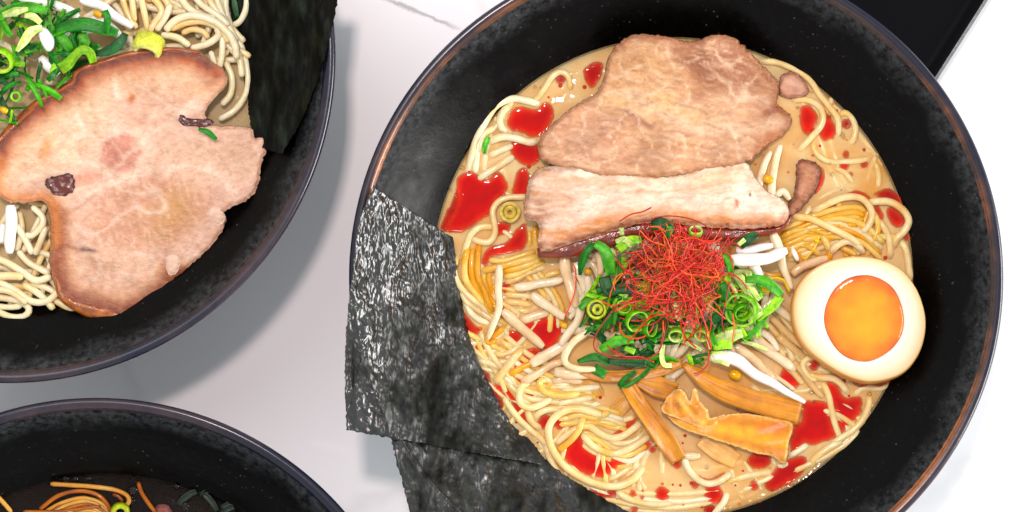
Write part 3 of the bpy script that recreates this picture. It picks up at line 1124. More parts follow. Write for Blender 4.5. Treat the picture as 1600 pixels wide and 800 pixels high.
P2 = [(826, 284), (848, 262), (895, 258), (943, 266), (1014, 274), (1066, 272), (1104, 258), (1161, 253), (1180, 277), (1196, 298), (1222, 312), (1233, 334),
      (1220, 351), (1180, 357), (1120, 356), (1060, 350), (1004, 349), (943, 366), (895, 380), (845, 392), (841, 350), (820, 338)]
paint2 = painter((246, 226, 204), [
    ('b', 862, 305, 42, 44, 10, (226, 182, 152), .9, .6),
    ('l', [(832, 300), (850, 330), (835, 340)], 6, (176, 122, 92), .6),
    ('l', [(850, 275), (900, 283), (945, 292)], 5, (216, 150, 110), .6),
    ('l', [(870, 300), (890, 310), (880, 325)], 3, (206, 140, 110), .5),
    ('l', [(900, 285), (990, 285), (1090, 268)], 5, (226, 176, 120), .5),
    ('l', [(900, 300), (1000, 303), (1100, 285)], 5, (248, 230, 208), .6),
    ('l', [(960, 298), (1020, 300), (1080, 290)], 3, (226, 162, 96), .6),
    ('b', 905, 368, 90, 20, -12, (200, 112, 38), .85, .8), ('b', 1110, 348, 110, 12, 2, (206, 120, 46), .8, .8), ('b', 840, 335, 24, 50, 10, (170, 112, 78), .7, .8),
    ('b', 1120, 280, 50, 22, -15, (236, 190, 130), .5, .8),
    ('b', 1185, 325, 38, 25, 20, (250, 236, 220), .7, .7),
    ('l', [(845, 370), (900, 362), (1000, 335), (1100, 342), (1200, 345)], 12, (222, 138, 56), .85),
    ('e', 16, (150, 70, 20), .85, [(841, 392), (943, 366), (1004, 349), (1120, 356), (1225, 345)], 14),
    ('e', 16, (150, 92, 58), .8, [(841, 350), (820, 338), (826, 284), (848, 262), (895, 258)], 12),
    ('f', -6, 40, 3.0, (222, 164, 112), .5), ('f', -4, 60, 5, (250, 234, 214), .4), ('v', 30, .06, (226, 176, 140), .45, 9.4),
    ('b', 1152, 318, 5, 9, 20, (186, 90, 20), .8, .5),
    ('b', 1172, 306, 3, 3, 0, (60, 30, 20), .9, .5)])


def z2(x, y):
    b = 6.0 + 4.5 * sstep(265, 345, np.float64(y))
    return BZ + b + 1.0 * nz(x / 50, y / 40, 13) + 0.3 * nz(x / 15, y / 12, 18)


pork2 = slab("pork_slice", P2, z2, 3.2, paint2, M_MEAT, grid=3.4, jitter=1.6, rnd=7, rnd_h=1.6)
tag(pork2, "long creamy fatty pork strip with a dark glazed rind beside the chilli threads", "pork slice", G_PORK)


def rind(path, widths, zf, parent, c1, c2, th=2.2):
    a, b = np.array(lin(c1)), np.array(lin(c2))

    def cf(u, s, side):
        k = min(1, max(0, .5 + .9 * nz(u * 2, s * 14, 2)))
        return tuple(a * (1 - k) + b * k)
    pts = [(x, y, zf(x, y) - BZ) for x, y in path]
    return ribbon("rind", pts, widths, M_RIND, cf, th, -0.5, parent=parent, nu=7)


rind([(840, 396), (895, 387), (943, 374), (1004, 358), (1060, 361), (1120, 366), (1180, 364), (1222, 355), (1238, 336)], [16, 32, 34, 30, 28, 26, 22, 14, 6],
     lambda x, y: z2(x, 330) - 4.0, pork2, (92, 22, 8), (150, 58, 20), 4.0)

P3 = [(1222, 118), (1240, 112), (1256, 126), (1264, 142), (1252, 152), (1226, 152), (1216, 140)]
pork3 = slab("pork_scrap", P3, lambda x, y: BZ + 2.4 + .8 * nz(x / 9, y / 9, 1), 2.5,
             painter((206, 150, 122), [('e', 7, (150, 90, 56), .7, None, 0), ('l', [(1225, 125), (1255, 135)], 3, (232, 190, 160), .6)], 4, 9), M_MEAT, grid=3.5, jitter=2, rnd=5)
tag(pork3, "small pinkish pork scrap at the broth edge beside the broad slice", "pork scrap", "loose pork scraps in the chilli broth")
P4 = [(1246, 254), (1262, 250), (1282, 262), (1278, 290), (1262, 314), (1244, 334), (1230, 344), (1226, 330), (1240, 306), (1244, 280)]
pork4 = slab("pork_scrap", P4, lambda x, y: BZ + 3.0 + 1.2 * nz(x / 11, y / 9, 4), 3.0,
             painter((176, 112, 76), [('e', 8, (110, 50, 24), .8, None, 0), ('b', 1260, 285, 10, 26, 15, (204, 146, 106), .7, .6)], 4, 9), M_MEAT, grid=3.5, jitter=2, rnd=6)
tag(pork4, "brown shredded pork scrap standing up past the end of the fatty strip", "pork scrap", "loose pork scraps in the chilli broth")

P5 = [(-4, 222), (22, 191), (60, 157), (90, 138), (112, 127), (117, 113), (140, 101), (169, 92), (210, 82), (262, 76), (311, 80), (321, 90), (349, 109),
      (354, 131), (336, 153), (322, 169), (322, 184), (337, 197), (366, 197), (394, 201), (397, 216), (414, 213), (416, 236), (407, 262), (405, 284), (390, 310), (350, 331),
      (352, 350), (326, 389), (277, 434), (266, 452), (232, 479), (195, 494), (139, 486), (97, 464), (79, 419), (79, 362), (71, 317), (37, 317), (11, 314), (-6, 298), (-14, 262)]
TOPE = [(-6, 222), (22, 191), (60, 157), (112, 127), (140, 101), (169, 92), (262, 76), (318, 86)]
LOWE = [(79, 362), (79, 419), (97, 464), (139, 486), (195, 494), (232, 479), (262, 455)]
paint5 = painter((230, 186, 162), [
    ('b', 90, 215, 120, 55, -32, (242, 208, 170), .8, .6),
    ('b', 255, 125, 90, 35, -8, (228, 180, 144), .8, .6),
    ('b', 300, 115, 45, 22, 0, (236, 204, 176), .7, .7),
    ('b', 210, 200, 110, 30, -25, (234, 188, 160), .6, .7),
    ('b', 190, 237, 42, 42, 0, (244, 214, 188), .9, .3),
    ('b', 189, 238, 34, 34, 0, (208, 132, 110), .95, .25),
    ('b', 125, 283, 32, 16, -20, (222, 150, 122), .8, .5),
    ('b', 230, 335, 105, 62, -18, (206, 148, 112), .85, .4),
    ('b', 270, 335, 55, 38, -50, (206, 150, 84), .85, .8),
    ('b', 300, 250, 70, 40, 10, (228, 186, 156), .8, .5),
    ('b', 180, 425, 80, 45, 10, (232, 188, 158), .8, .5),
    ('b', 375, 245, 32, 45, 15, (226, 182, 152), .9, .5),
    ('l', [(100, 330), (180, 285), (260, 262), (330, 268), (365, 300)], 6, (244, 214, 190), .8),
    ('l', [(120, 300), (160, 280), (230, 210), (260, 195), (330, 150)], 5, (240, 208, 182), .6),
    ('f', -30, 18, 3.0, (200, 146, 116), .45), ('f', 65, 22, 3.5, (238, 204, 180), .4), ('v', 70, .05, (246, 222, 202), .5, 2.4), ('v', 60, .035, (206, 146, 122), .4, 7.7),
    ('l', [(172, 95), (178, 120), (186, 150)], 5, (246, 224, 204), .8),
    ('l', [(112, 150), (122, 180), (130, 205)], 4, (246, 224, 204), .6),
    ('l', [(225, 168), (280, 155), (330, 142)], 3, (206, 146, 116), .5),
    ('l', [(96, 378), (120, 388), (146, 395)], 3, (116, 72, 60), .85),
    ('l', [(95, 345), (112, 325), (150, 305)], 4, (178, 116, 96), .5),
    ('l', [(180, 400), (175, 430), (185, 455)], 4, (200, 146, 122), .4),
    ('l', [(210, 400), (205, 430), (210, 450)], 4, (200, 146, 122), .4),
    ('l', [(150, 410), (152, 440)], 4, (206, 150, 126), .4),
    ('b', 205, 155, 6, 8, 10, (200, 110, 40), .9, .6),
    ('b', 72, 235, 10, 24, 25, (222, 140, 50), .7, .8),
    ('e', 70, (230, 168, 104), .5, TOPE, 72),
    ('e', 42, (172, 78, 16), .97, TOPE, 50),
    ('e', 20, (92, 26, 6), .95, TOPE, 28),
    ('e', 54, (214, 144, 76), .65, LOWE, 56),
    ('e', 38, (140, 58, 12), .97, LOWE, 48),
    ('e', 26, (214, 130, 50), .8, [(-14, 262), (-6, 298), (37, 317), (71, 317), (79, 362)], 28),
    ('e', 7, (186, 130, 90), .5, None, 0)])


def z5(x, y):
    return BZ + 9.0 + 2.2 * sstep(200, 60, np.float64(y)) - 1.6 * sstep(330, 490, np.float64(y)) + 1.4 * nz(x / 75, y / 70, 23) + 0.4 * nz(x / 20, y / 16, 28) + 0.8 * ((x - 200) / 200) ** 2


pork5 = slab("pork_slice", P5, z5, 3.4, paint5, M_MEAT, grid=3.4, jitter=1.8, rnd=6, rnd_h=1.4)
tag(pork5, "largest pork slice, pale pink with a round muscle and caramelised edge, beside green scallions", "pork slice", G_PORK)
rind([(-8, 226), (22, 194), (60, 160), (90, 141), (113, 129), (120, 113), (142, 102), (170, 94), (212, 83), (262, 78), (312, 82)], [8, 12, 13, 12, 10, 8, 10, 10, 9, 9, 6],
     lambda x, y: z5(x, y) - 0.7, pork5, (120, 44, 10), (176, 92, 26), 2.0)
rind([(86, 430), (98, 462), (138, 484), (195, 492), (232, 478), (262, 455)], [6, 16, 24, 26, 22, 10], lambda x, y: z5(x, y) - 0.9, pork5, (120, 50, 10), (190, 110, 34), 2.0)
# fatty knobs along the lower edge, dark scraps and the green bit lying on the slice
for pts, lab in (([(258, 402), (274, 396), (284, 410), (276, 428), (262, 430)], "k"), ([(322, 330), (340, 322), (352, 338), (346, 352), (330, 348)], "k")):
    slab("fat_knob", pts, lambda x, y: z5(x, y) + 0.8, 1.5, painter((240, 204, 180), []), M_MEAT, grid=4, jitter=.8, rnd=8, rnd_h=1.2, parent=pork5)
for pts, lab in (([(281, 180), (300, 186), (326, 186), (333, 191), (318, 198), (300, 196), (284, 194)], "dark brown crisp flake near the notch of the large pork slice"),
                 ([(72, 282), (110, 272), (116, 292), (104, 305), (84, 302)], "dark reddish crisp flake on the large pork slice, beside its inner edge")):
    o = slab("crisp_flake", pts, lambda x, y: z5(x, y) + 1.0 + .5 * nz(x / 8, y / 8, 2), 0.8, painter((96, 34, 18), [('e', 5, (60, 20, 10), .7, None, 0)], 3, 9), M_RIND, grid=3, jitter=2, rnd=3, rnd_h=.4)
    tag(o, lab, "crisp flake", "crisp flakes on the large pork slice")

# ------------------------------------------------------------------ half egg
def egg():
    out = [(1239, 487), (1245, 453), (1265, 426), (1296, 408), (1333, 401), (1372, 405), (1407, 421), (1431, 450), (1444, 485), (1446, 516), (1438, 548),
           (1420, 575), (1395, 590), (1359, 596), (1325, 588), (1290, 568), (1262, 545), (1246, 519)]
    B = catmull(out, 4, closed=True)
    n = len(B)
    c = np.array((1350.0, 497.0))
    top = BZ + 9.5
    yo = np.array([c + np.array((62 * math.cos(a) * 1.0, 67 * math.sin(a))) * (1 + .03 * nz(math.cos(a) * 1.5, math.sin(a) * 1.5, 2)) for a in
                   [math.atan2(b[1] - c[1], b[0] - c[0]) for b in B]])
    root = empty("egg_half", P(1343, 499, BZ))
    tag(root, "halved soy-marinated egg with a glossy orange yolk, cut side up", "egg")
    tilt = lambda p: 0.018 * (p[0] - 1343) * 0.2 * 3 - 0.012 * (p[1] - 499) * 0.2 * 3     # cut face leans a little
    verts, cols, faces = [], [], []
    cw, cb, ce = np.array(lin((250, 238, 218))), np.array(lin((206, 138, 66))), np.array(lin((238, 196, 142)))
    rings = []

    def add(ps, zs, cs):
        b = len(verts)
        for p, z, cc in zip(ps, zs, cs):
            verts.append(P(p[0], p[1], z)); cols.append(tuple(cc))
        rings.append(list(range(b, b + n)))
    ctr = np.array((1343.0, 499.0))
    add(yo, [top - 2.2 + tilt(p) for p in yo], [cw] * n)
    add(yo + (B - yo) * .004, [top - 0.25 + tilt(p) for p in yo], [cw] * n)
    for t in (0.06, .25, .45, .65, .8, .9, .96):
        q = yo + (B - yo) * t
        k = t ** 1.9
        add(q, [top + tilt(p) + 0.12 * nz(p[0] / 30, p[1] / 30, 1) - (0.25 * ((t - .8) / .2) ** 2 if t > .8 else 0) for p in q], [cw * (1 - k) + ce * k] * n)
    add(B, [top - .7 + tilt(p) for p in B], [ce * .8 + cb * .2] * n)
    sh = np.array((-3.5, 3.0))
    for dz, f, s in ((1.8, 1.012, .6), (3.6, 1.012, 1.0), (6.5, .985, 1.1), (10, .90, 1.1), (13.5, .72, 1.0), (16, .45, 1.0), (17.2, .12, 1.0)):
        q = ctr + (B - ctr) * f + sh * s
        add(q, [top - dz + tilt(p) for p in B], [cb] * n)
    for a, b in zip(rings, rings[1:]):
        for k in range(n):
            k2 = (k + 1) % n
            faces.append((a[k], b[k], b[k2], a[k2]))
    faces.append(tuple(rings[-1]))
    area = sum(B[i][0] * B[(i + 1) % n][1] - B[(i + 1) % n][0] * B[i][1] for i in range(n))
    if area < 0:
        faces = [tuple(reversed(f)) for f in faces]
    faces = [tuple(reversed(f)) for f in faces]
    mk("egg_white", verts, faces, M_EGG, root, cols)
    verts, cols, faces, rings = [], [], [], []
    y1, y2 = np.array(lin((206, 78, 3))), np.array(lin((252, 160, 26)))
    verts.append(P(c[0], c[1], top + 0.5 + tilt(c))); cols.append(tuple(y2))
    R = [.12, .25, .4, .55, .7, .82, .9, .95, .985, 1.0]
    for t in R:
        b = len(verts)
        for p in yo:
            q = c + (p - c) * t
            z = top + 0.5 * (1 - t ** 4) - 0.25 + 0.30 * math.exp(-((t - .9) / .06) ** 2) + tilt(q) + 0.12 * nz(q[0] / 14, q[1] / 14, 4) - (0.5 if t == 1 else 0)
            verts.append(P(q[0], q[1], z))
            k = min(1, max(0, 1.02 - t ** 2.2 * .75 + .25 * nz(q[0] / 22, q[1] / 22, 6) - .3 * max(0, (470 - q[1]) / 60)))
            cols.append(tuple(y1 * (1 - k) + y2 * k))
        rings.append(list(range(b, b + n)))
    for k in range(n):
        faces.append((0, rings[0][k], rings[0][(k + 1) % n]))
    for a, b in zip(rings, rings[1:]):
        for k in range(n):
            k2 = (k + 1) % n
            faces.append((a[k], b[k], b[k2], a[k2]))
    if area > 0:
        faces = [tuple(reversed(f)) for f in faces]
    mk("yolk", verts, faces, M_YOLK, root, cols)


egg()

# ------------------------------------------------------------------ chilli oil floating on the broth
G_OIL = "pools of red chilli oil floating on the broth"
cluster('oil', G_OIL, "chilli oil pool", "floating on the broth", "egg", (1343, 499))
cluster('drop', "small round drops of chilli oil on the broth", "chilli oil drop", "floating on the broth", "egg", (1343, 499))


def oil(pts, z=0.5, dark=0.0, r=None, edge=0.9):
    red = np.array(lin((192 - 90 * dark, 2 + 4 * dark, 2 + 18 * dark)))
    org = np.array(lin((220 - 60 * dark, 44 - 20 * dark, 8 + 10 * dark)))

    def pt(x, y, d):
        k = (1 - sstep(2.0, 12.0, d + 1.5 * np.array([nz(a / 9, b / 9, 2) for a, b in zip(x, y)])))[:, None]
        return red * (1 - k) + org * k

    def al(x, y, d):
        return 0.30 + 0.65 * sstep(0, 7, d + 1.0)
    if r:
        cx, cy = pts
        sd = random.random() * 30
        pts = [(cx + r * math.cos(a) * (1 + .12 * nz(math.cos(a), math.sin(a), sd)), cy + r * math.sin(a) * (1 + .12 * nz(math.cos(a), math.sin(a), sd + 7)))
               for a in np.linspace(0, 2 * math.pi, 11)[:-1]]
    o = slab("chilli_oil_drop" if r and r < 10 else "chilli_oil_pool", pts, lambda x, y: BZ + z + .1 * nz(x / 20, y / 20, 1), 0.5, pt, M_OIL, grid=4, jitter=1.2, rnd=8, rnd_h=.22, alpha=al, bulge=0.02)
    ctr = np.array(pts).mean(0)
    a = abs(sum(pts[i][0] * pts[(i + 1) % len(pts)][1] - pts[(i + 1) % len(pts)][0] * pts[i][1] for i in range(len(pts)))) / 2
    if r and r < 10:
        return wait('drop', o, "round red oil drop", ctr)
    size = "large" if a > 2600 else "medium" if a > 700 else "small"
    return wait('oil', o, f"{size} {'purplish' if dark > .4 else 'red'} {'round ' if r else ''}oil pool", ctr)


oil([(800, 172), (815, 166), (838, 170), (850, 160), (862, 164), (866, 180), (858, 198), (846, 212), (830, 214), (812, 206), (798, 204), (792, 190)])
oil([(798, 222), (820, 216), (842, 228), (844, 250), (826, 260), (808, 252), (798, 240)])
oil([(716, 276), (738, 268), (760, 280), (778, 268), (792, 284), (790, 304), (776, 316), (768, 332), (752, 344), (732, 358), (716, 364), (694, 360), (702, 340), (712, 318), (712, 296)])
oil([(686, 358), (694, 338), (706, 312), (714, 296), (720, 318), (722, 345), (712, 362)], dark=.55, z=.25)
oil([(808, 268), (822, 262), (828, 280), (824, 305), (806, 310), (800, 300)])
oil([(752, 414), (756, 396), (768, 384), (790, 378), (808, 356), (822, 350), (822, 386), (800, 396), (770, 402), (760, 416)])
oil([(768, 352), (784, 346), (798, 352), (790, 366), (772, 368)])
oil([(716, 492), (726, 488), (738, 503), (750, 514), (746, 523), (728, 523), (716, 510)], dark=.25)
oil((713, 457), r=9, dark=.3)
oil((790, 449), r=9, dark=.2)
oil([(812, 508), (835, 500), (865, 493), (882, 502), (878, 522), (864, 542), (848, 546), (830, 522)])
oil((802, 529), r=14)
oil((747, 546), r=11)
oil([(748, 576), (764, 584), (770, 602), (782, 618), (788, 636), (778, 642), (764, 626), (752, 604)], dark=.7)
oil([(768, 604), (785, 596), (810, 591), (820, 597), (812, 607), (808, 624), (796, 626), (780, 612)])
oil([(794, 582), (812, 560), (826, 544), (842, 544), (848, 551), (830, 562), (808, 580)])
oil([(798, 622), (812, 630), (824, 652), (822, 664), (806, 646)], dark=.4)
oil((832, 617), r=14, dark=.5)
oil((852, 660), r=12, dark=.15)
oil((874, 660), r=11, dark=.3)
oil([(864, 594), (874, 586), (886, 596), (876, 602)])
oil([(880, 712), (890, 690), (905, 675), (912, 690), (925, 704), (945, 714), (970, 714), (995, 702), (1012, 690), (1024, 688), (1008, 706), (990, 720), (970, 726), (960, 735),
     (945, 746), (925, 744), (900, 735)])
oil([(956, 680), (970, 668), (984, 655), (996, 654), (986, 668), (968, 682)])
oil([(922, 764), (940, 766), (962, 766), (964, 775), (945, 779), (924, 771)], dark=.4)
for x, y, r in ((989, 771, 6), (1003, 778, 4), (1019, 702, 6), (1058, 726, 7), (1086, 758, 6), (1035, 772, 12), (1178, 759, 8), (1322, 241, 6), (1350, 257, 6), (1329, 272, 4),
                (1319, 259, 8), (1418, 371, 6), (991, 796, 6), (1235, 760, 4), (1188, 785, 3), (905, 727, 4), (744, 470, 4), (1300, 590, 4)):
    oil((x, y), r=r, dark=.2 if r < 7 else 0)
oil((1115, 772), r=16)
oil([(1092, 742), (1108, 748), (1132, 738), (1126, 746), (1106, 753), (1095, 749)])
oil([(1166, 720), (1178, 708), (1194, 708), (1206, 716), (1198, 730), (1178, 732)], dark=.1)
oil([(1204, 742), (1214, 728), (1236, 716), (1256, 712), (1262, 724), (1250, 744), (1226, 760), (1204, 768), (1194, 756)], dark=.1)
oil([(1100, 792), (1112, 788), (1122, 796), (1116, 806), (1102, 804)], dark=.6)
oil([(1240, 665), (1252, 657), (1254, 630), (1272, 625), (1294, 630), (1301, 655), (1306, 683), (1286, 691), (1270, 697), (1258, 694), (1237, 708), (1234, 690)])
oil([(1290, 600), (1308, 600), (1321, 620), (1345, 620), (1345, 646), (1325, 666), (1314, 677), (1304, 648)])
oil([(1217, 594), (1226, 574), (1248, 590), (1246, 606), (1230, 602)])
oil([(1326, 593), (1360, 601), (1397, 591), (1384, 603), (1350, 608)], dark=.5)
oil((1272, 571), r=9, dark=.4)
oil([(1249, 182), (1252, 166), (1266, 165), (1278, 180), (1274, 198), (1262, 212), (1252, 202)])
oil([(1288, 188), (1298, 182), (1307, 204), (1300, 218), (1284, 218), (1280, 206)])
oil((1322, 194), r=8, dark=.5)
oil([(1272, 158), (1284, 166), (1298, 184), (1292, 186), (1280, 172)], dark=.6)
oil([(1270, 292), (1278, 270), (1284, 260), (1289, 275), (1283, 294), (1273, 303)])
oil([(1320, 305), (1335, 298), (1352, 302), (1360, 311), (1345, 313), (1330, 309)])
oil([(1366, 304), (1385, 294), (1402, 302), (1414, 319), (1405, 324), (1385, 313)], dark=.45)
oil([(1384, 328), (1396, 324), (1413, 340), (1413, 351), (1400, 356), (1390, 346)], dark=.2)
oil([(1366, 320), (1374, 322), (1382, 340), (1376, 344), (1368, 332)], dark=.2)
oil([(912, 108), (930, 97), (943, 100), (938, 122), (926, 138), (916, 130)], dark=.2)
oil((876, 124), r=8, dark=.5)
oil([(1096, 650), (1106, 655), (1100, 665), (1090, 660)], dark=.3)
# ------------------------------------------------------------------ noodles of the chilli oil bowl
GN = "noodle strands in the chilli oil ramen"
cluster('ul', GN, "noodle", "beside the broad pork slice", "pork", (860, 200))
cluster('left', GN, "noodle", "bundled near the large nori", "nori", (700, 450))
cluster('ll', GN, "noodle", "in the lower coils", "bamboo shoots", (1000, 640))
cluster('bot', GN, "noodle", "below the bamboo shoots", "bamboo shoots", (1100, 690))
cluster('low', GN, "noodle", "below the egg", "egg", (1343, 520))
cluster('ur', GN, "noodle", "near the broth's far edge", "broad pork slice", (1200, 150))
cluster('r', GN, "noodle", "in the bundle above the egg", "egg", (1343, 420))
for key, where in (('d1', "sunk beside the nori"), ('d2', "sunk in the lower coils"), ('d3', "sunk below the egg"), ('d4', "sunk near the broth's far edge"), ('d5', "sunk under the red pools"),
                   ('d6', "sunk below the bamboo"), ('d7', "buried in the bundle")):
    cluster(key, GN, "noodle", where, "egg", (1343, 499))
# beside the broad slice
noodle('ul', [(846, 164), (825, 158), (800, 154), (780, 162), (766, 177), (755, 196), (746, 213), (740, 232), (734, 258), (730, 280)], 14, .8, 'w', (0, 40))
noodle('ul', [(800, 165), (788, 172), (781, 186), (784, 200), (794, 209)], 13, .9, 'w', (0, 8))
noodle('ul', [(778, 198), (762, 206), (750, 220), (745, 242), (743, 268), (744, 276)], 13, .6, 'w', (6, 10))
noodle('ul', [(762, 222), (784, 214), (805, 216), (826, 222), (840, 221)], 14, 1.9, 'w')
noodle('ul', [(760, 246), (776, 238), (798, 229), (810, 226)], 13, .5, 'w', (0, 10))
noodle('ul', [(744, 283), (756, 274), (772, 264), (790, 252), (812, 240)], 13, 1.0, 'w', (0, 26))
noodle('ul', [(822, 166), (838, 155), (850, 139), (860, 123), (870, 114), (880, 113), (888, 120), (891, 134), (890, 146)], 12, .6, 'p', (20, 14))
noodle('ul', [(832, 308), (812, 308), (794, 309), (778, 316), (770, 330), (773, 350), (773, 366), (764, 378), (748, 377), (734, 370)], 12, 1.4, 'p', (10, 14))
noodle('ul', [(780, 356), (766, 354), (750, 355), (737, 365), (730, 380), (726, 396), (723, 412)], 13, .9, 'p')
noodle('ul', [(780, 357), (794, 366), (804, 376)], 10, .5, 'p')
noodle('ul', [(716, 303), (724, 304), (732, 309)], 10, .3, 'w', (4, 4))
noodle('ul', [(788, 306), (796, 296), (806, 284), (816, 272)], 12, -.4, 'p', (8, 8))
noodle('ul', [(838, 346), (836, 368), (840, 392)], 13, .5, 'y')
noodle('ul', [(826, 352), (828, 372), (826, 392)], 11, .2, 'y')
# bundle beside the nori
L = 'left'
noodle(L, [(716, 396), (710, 416), (712, 434), (722, 452), (738, 467), (754, 479), (768, 496)], 13, 1.2, 'p')
noodle(L, [(731, 384), (726, 410), (727, 434), (736, 450), (750, 468), (760, 482)], 13, 1.5, 'y')
noodle(L, [(740, 386), (737, 412), (739, 438), (750, 460), (762, 480), (770, 496)], 13, 1.2, 'o')
noodle(L, [(749, 380), (746, 405), (747, 432), (756, 452), (764, 474), (772, 490)], 12, 1.6, 'o')
noodle(L, [(759, 418), (756, 436), (762, 456), (770, 474), (772, 486)], 11, 1.0, 'o')
noodle(L, [(769, 412), (764, 434), (768, 454), (772, 470)], 10, .8, 'o')
noodle(L, [(724, 464), (734, 486), (748, 499), (768, 506)], 12, .6, 'w')
noodle(L, [(718, 448), (728, 470), (744, 482), (762, 493)], 12, .8, 'p')
noodle(L, [(762, 406), (785, 408), (810, 401), (838, 392)], 12, 1.5, 'y')
noodle(L, [(750, 424), (772, 419), (802, 411), (842, 400)], 13, 2.0, 'y')
noodle(L, [(782, 424), (805, 420), (828, 412), (848, 404)], 12, 1.6, 'y')
noodle(L, [(784, 433), (810, 428), (835, 416), (852, 408)], 12, 1.2, 'y')
noodle(L, [(784, 442), (808, 436), (828, 425), (856, 414)], 12, .8, 'p')
noodle(L, [(846, 436), (862, 428), (880, 424)], 12, .4, 'y', (6, 6))
noodle(L, [(782, 460), (805, 461), (830, 463), (848, 470)], 12, .5, 'p', (0, 10))
noodle(L, [(783, 470), (810, 473), (836, 477)], 12, .9, 'p', (0, 8))
noodle(L, [(786, 482), (812, 485), (834, 488)], 11, .3, 'p', (6, 10))
noodle(L, [(840, 470), (862, 468), (884, 458)], 11, .3, 'y', (8, 6))
noodle(L, [(842, 482), (866, 476), (888, 470)], 11, .1, 'y', (8, 6))
noodle(L, [(760, 530), (776, 521), (786, 512), (792, 506)], 11, 1.0, 'o')
noodle(L, [(766, 506), (764, 520), (760, 532), (766, 536), (780, 526)], 9, 1.2, 'o')
noodle(L, [(768, 549), (784, 554), (800, 549), (815, 537)], 12, .8, 'p', (8, 0))
noodle(L, [(742, 561), (760, 566), (778, 573), (790, 576)], 13, .4, 'p', (10, 8))
noodle(L, [(744, 573), (764, 578), (780, 584)], 12, .2, 'p', (8, 6))
noodle(L, [(756, 552), (770, 562), (790, 566), (806, 560)], 11, .3, 'p', (8, 8))
noodle(L, [(818, 543), (800, 563), (785, 582), (772, 598)], 14, 1.8, 'p')
noodle(L, [(788, 590), (814, 575), (834, 566), (850, 560)], 13, .8, 'o', (6, 8))
# coils
K = 'll'
noodle(K, [(834, 598), (818, 602), (811, 616), (814, 631), (828, 637), (845, 632), (864, 620)], 13, 1.4, 'p')
noodle(K, [(856, 596), (846, 594), (843, 602), (850, 612), (866, 617), (886, 618), (908, 614)], 13, 1.9, 'y', (0, 14))
noodle(K, [(824, 636), (827, 652), (836, 664), (850, 670)], 13, .8, 'p')
noodle(K, [(838, 656), (842, 646), (858, 640), (876, 642), (890, 650)], 13, .9, 'p')
noodle(K, [(784, 615), (795, 634), (810, 654), (828, 671), (846, 686), (858, 700)], 13, .6, 'p', (0, 10))
noodle(K, [(944, 650), (922, 643), (902, 639), (882, 642), (866, 653), (857, 670), (859, 691), (867, 709), (881, 727), (901, 742), (925, 754), (950, 760), (971, 758), (992, 747), (1006, 728)], 14, 2.0, 'p', (10, 30))
noodle(K, [(852, 690), (858, 712), (868, 732), (882, 748), (900, 760), (922, 766)], 14, .8, 'p', (10, 10))
noodle(K, [(868, 694), (886, 680), (903, 669), (920, 666), (937, 677), (954, 684), (973, 681), (994, 667), (1004, 658)], 13, 1.4, 'p')
noodle(K, [(872, 704), (890, 690), (902, 676), (908, 664), (912, 650)], 12, 2.3, 'y')
noodle(K, [(908, 676), (924, 695), (944, 706), (965, 708), (989, 698), (1016, 681)], 13, 1.3, 'p')
noodle(K, [(900, 652), (924, 655), (946, 664), (964, 668), (984, 660)], 12, .5, 'y', (8, 8))
noodle(K, [(976, 694), (998, 686), (1012, 674)], 11, .5, 'y', (6, 4))
noodle(K, [(940, 634), (916, 628), (892, 628), (872, 630)], 12, .8, 'p', (8, 6))
noodle(K, [(930, 620), (908, 624), (888, 627), (866, 634)], 12, 1.3, 'w', (6, 6))
noodle(K, [(944, 604), (918, 606), (890, 610), (872, 606)], 13, .6, 'w', (10, 4))
noodle(K, [(958, 642), (930, 652), (904, 648), (880, 656)], 12, 1.1, 'y', (8, 8))
noodle(K, [(990, 724), (968, 742), (946, 752)], 12, .2, 'p', (8, 8))
noodle(K, [(1012, 716), (990, 736), (972, 748)], 11, .0, 'p', (8, 8))
# at the lower broth edge
Bk = 'bot'
noodle(Bk, [(958, 764), (978, 778), (1002, 786), (1032, 788), (1062, 782)], 13, .6, 'p', (8, 24))
noodle(Bk, [(1068, 708), (1072, 726), (1079, 738), (1091, 750), (1106, 756), (1124, 752), (1144, 738)], 13, 1.1, 'w', (6, 4))
noodle(Bk, [(1128, 756), (1158, 746), (1186, 740), (1212, 736)], 13, .0, 'p', (12, 12))
noodle(Bk, [(1137, 768), (1131, 785), (1118, 800), (1108, 808)], 13, .8, 'w', (0, 6))
noodle(Bk, [(930, 776), (960, 788), (1000, 798), (1044, 800)], 12, -.3, 'p', (10, 10))
noodle(Bk, [(1014, 756), (1034, 762), (1060, 764)], 12, -.6, 'p', (8, 8))
# below the egg
W = 'low'
noodle(W, [(1282, 582), (1272, 592), (1259, 583), (1254, 570), (1262, 560), (1276, 560)], 12, 1.0, 'p')
noodle(W, [(1258, 578), (1268, 587), (1284, 590), (1303, 592), (1317, 603), (1326, 616)], 13, 1.2, 'p', (0, 10))
noodle(W, [(1284, 594), (1294, 616), (1299, 638), (1304, 660), (1313, 686)], 12, .9, 'p', (10, 6))
noodle(W, [(1357, 614), (1358, 632), (1348, 656), (1333, 672), (1314, 685), (1296, 696)], 13, .8, 'p', (10, 10))
noodle(W, [(1230, 714), (1248, 704), (1264, 692)], 12, .8, 'w', (0, 4))
noodle(W, [(1262, 734), (1277, 714), (1300, 697), (1322, 686)], 15, .4, 'p', (10, 12))
noodle(W, [(1330, 622), (1348, 606), (1376, 606), (1396, 594)], 12, .1, 'p', (8, 10))
noodle(W, [(1212, 724), (1222, 728), (1234, 720)], 11, .6, 'w')
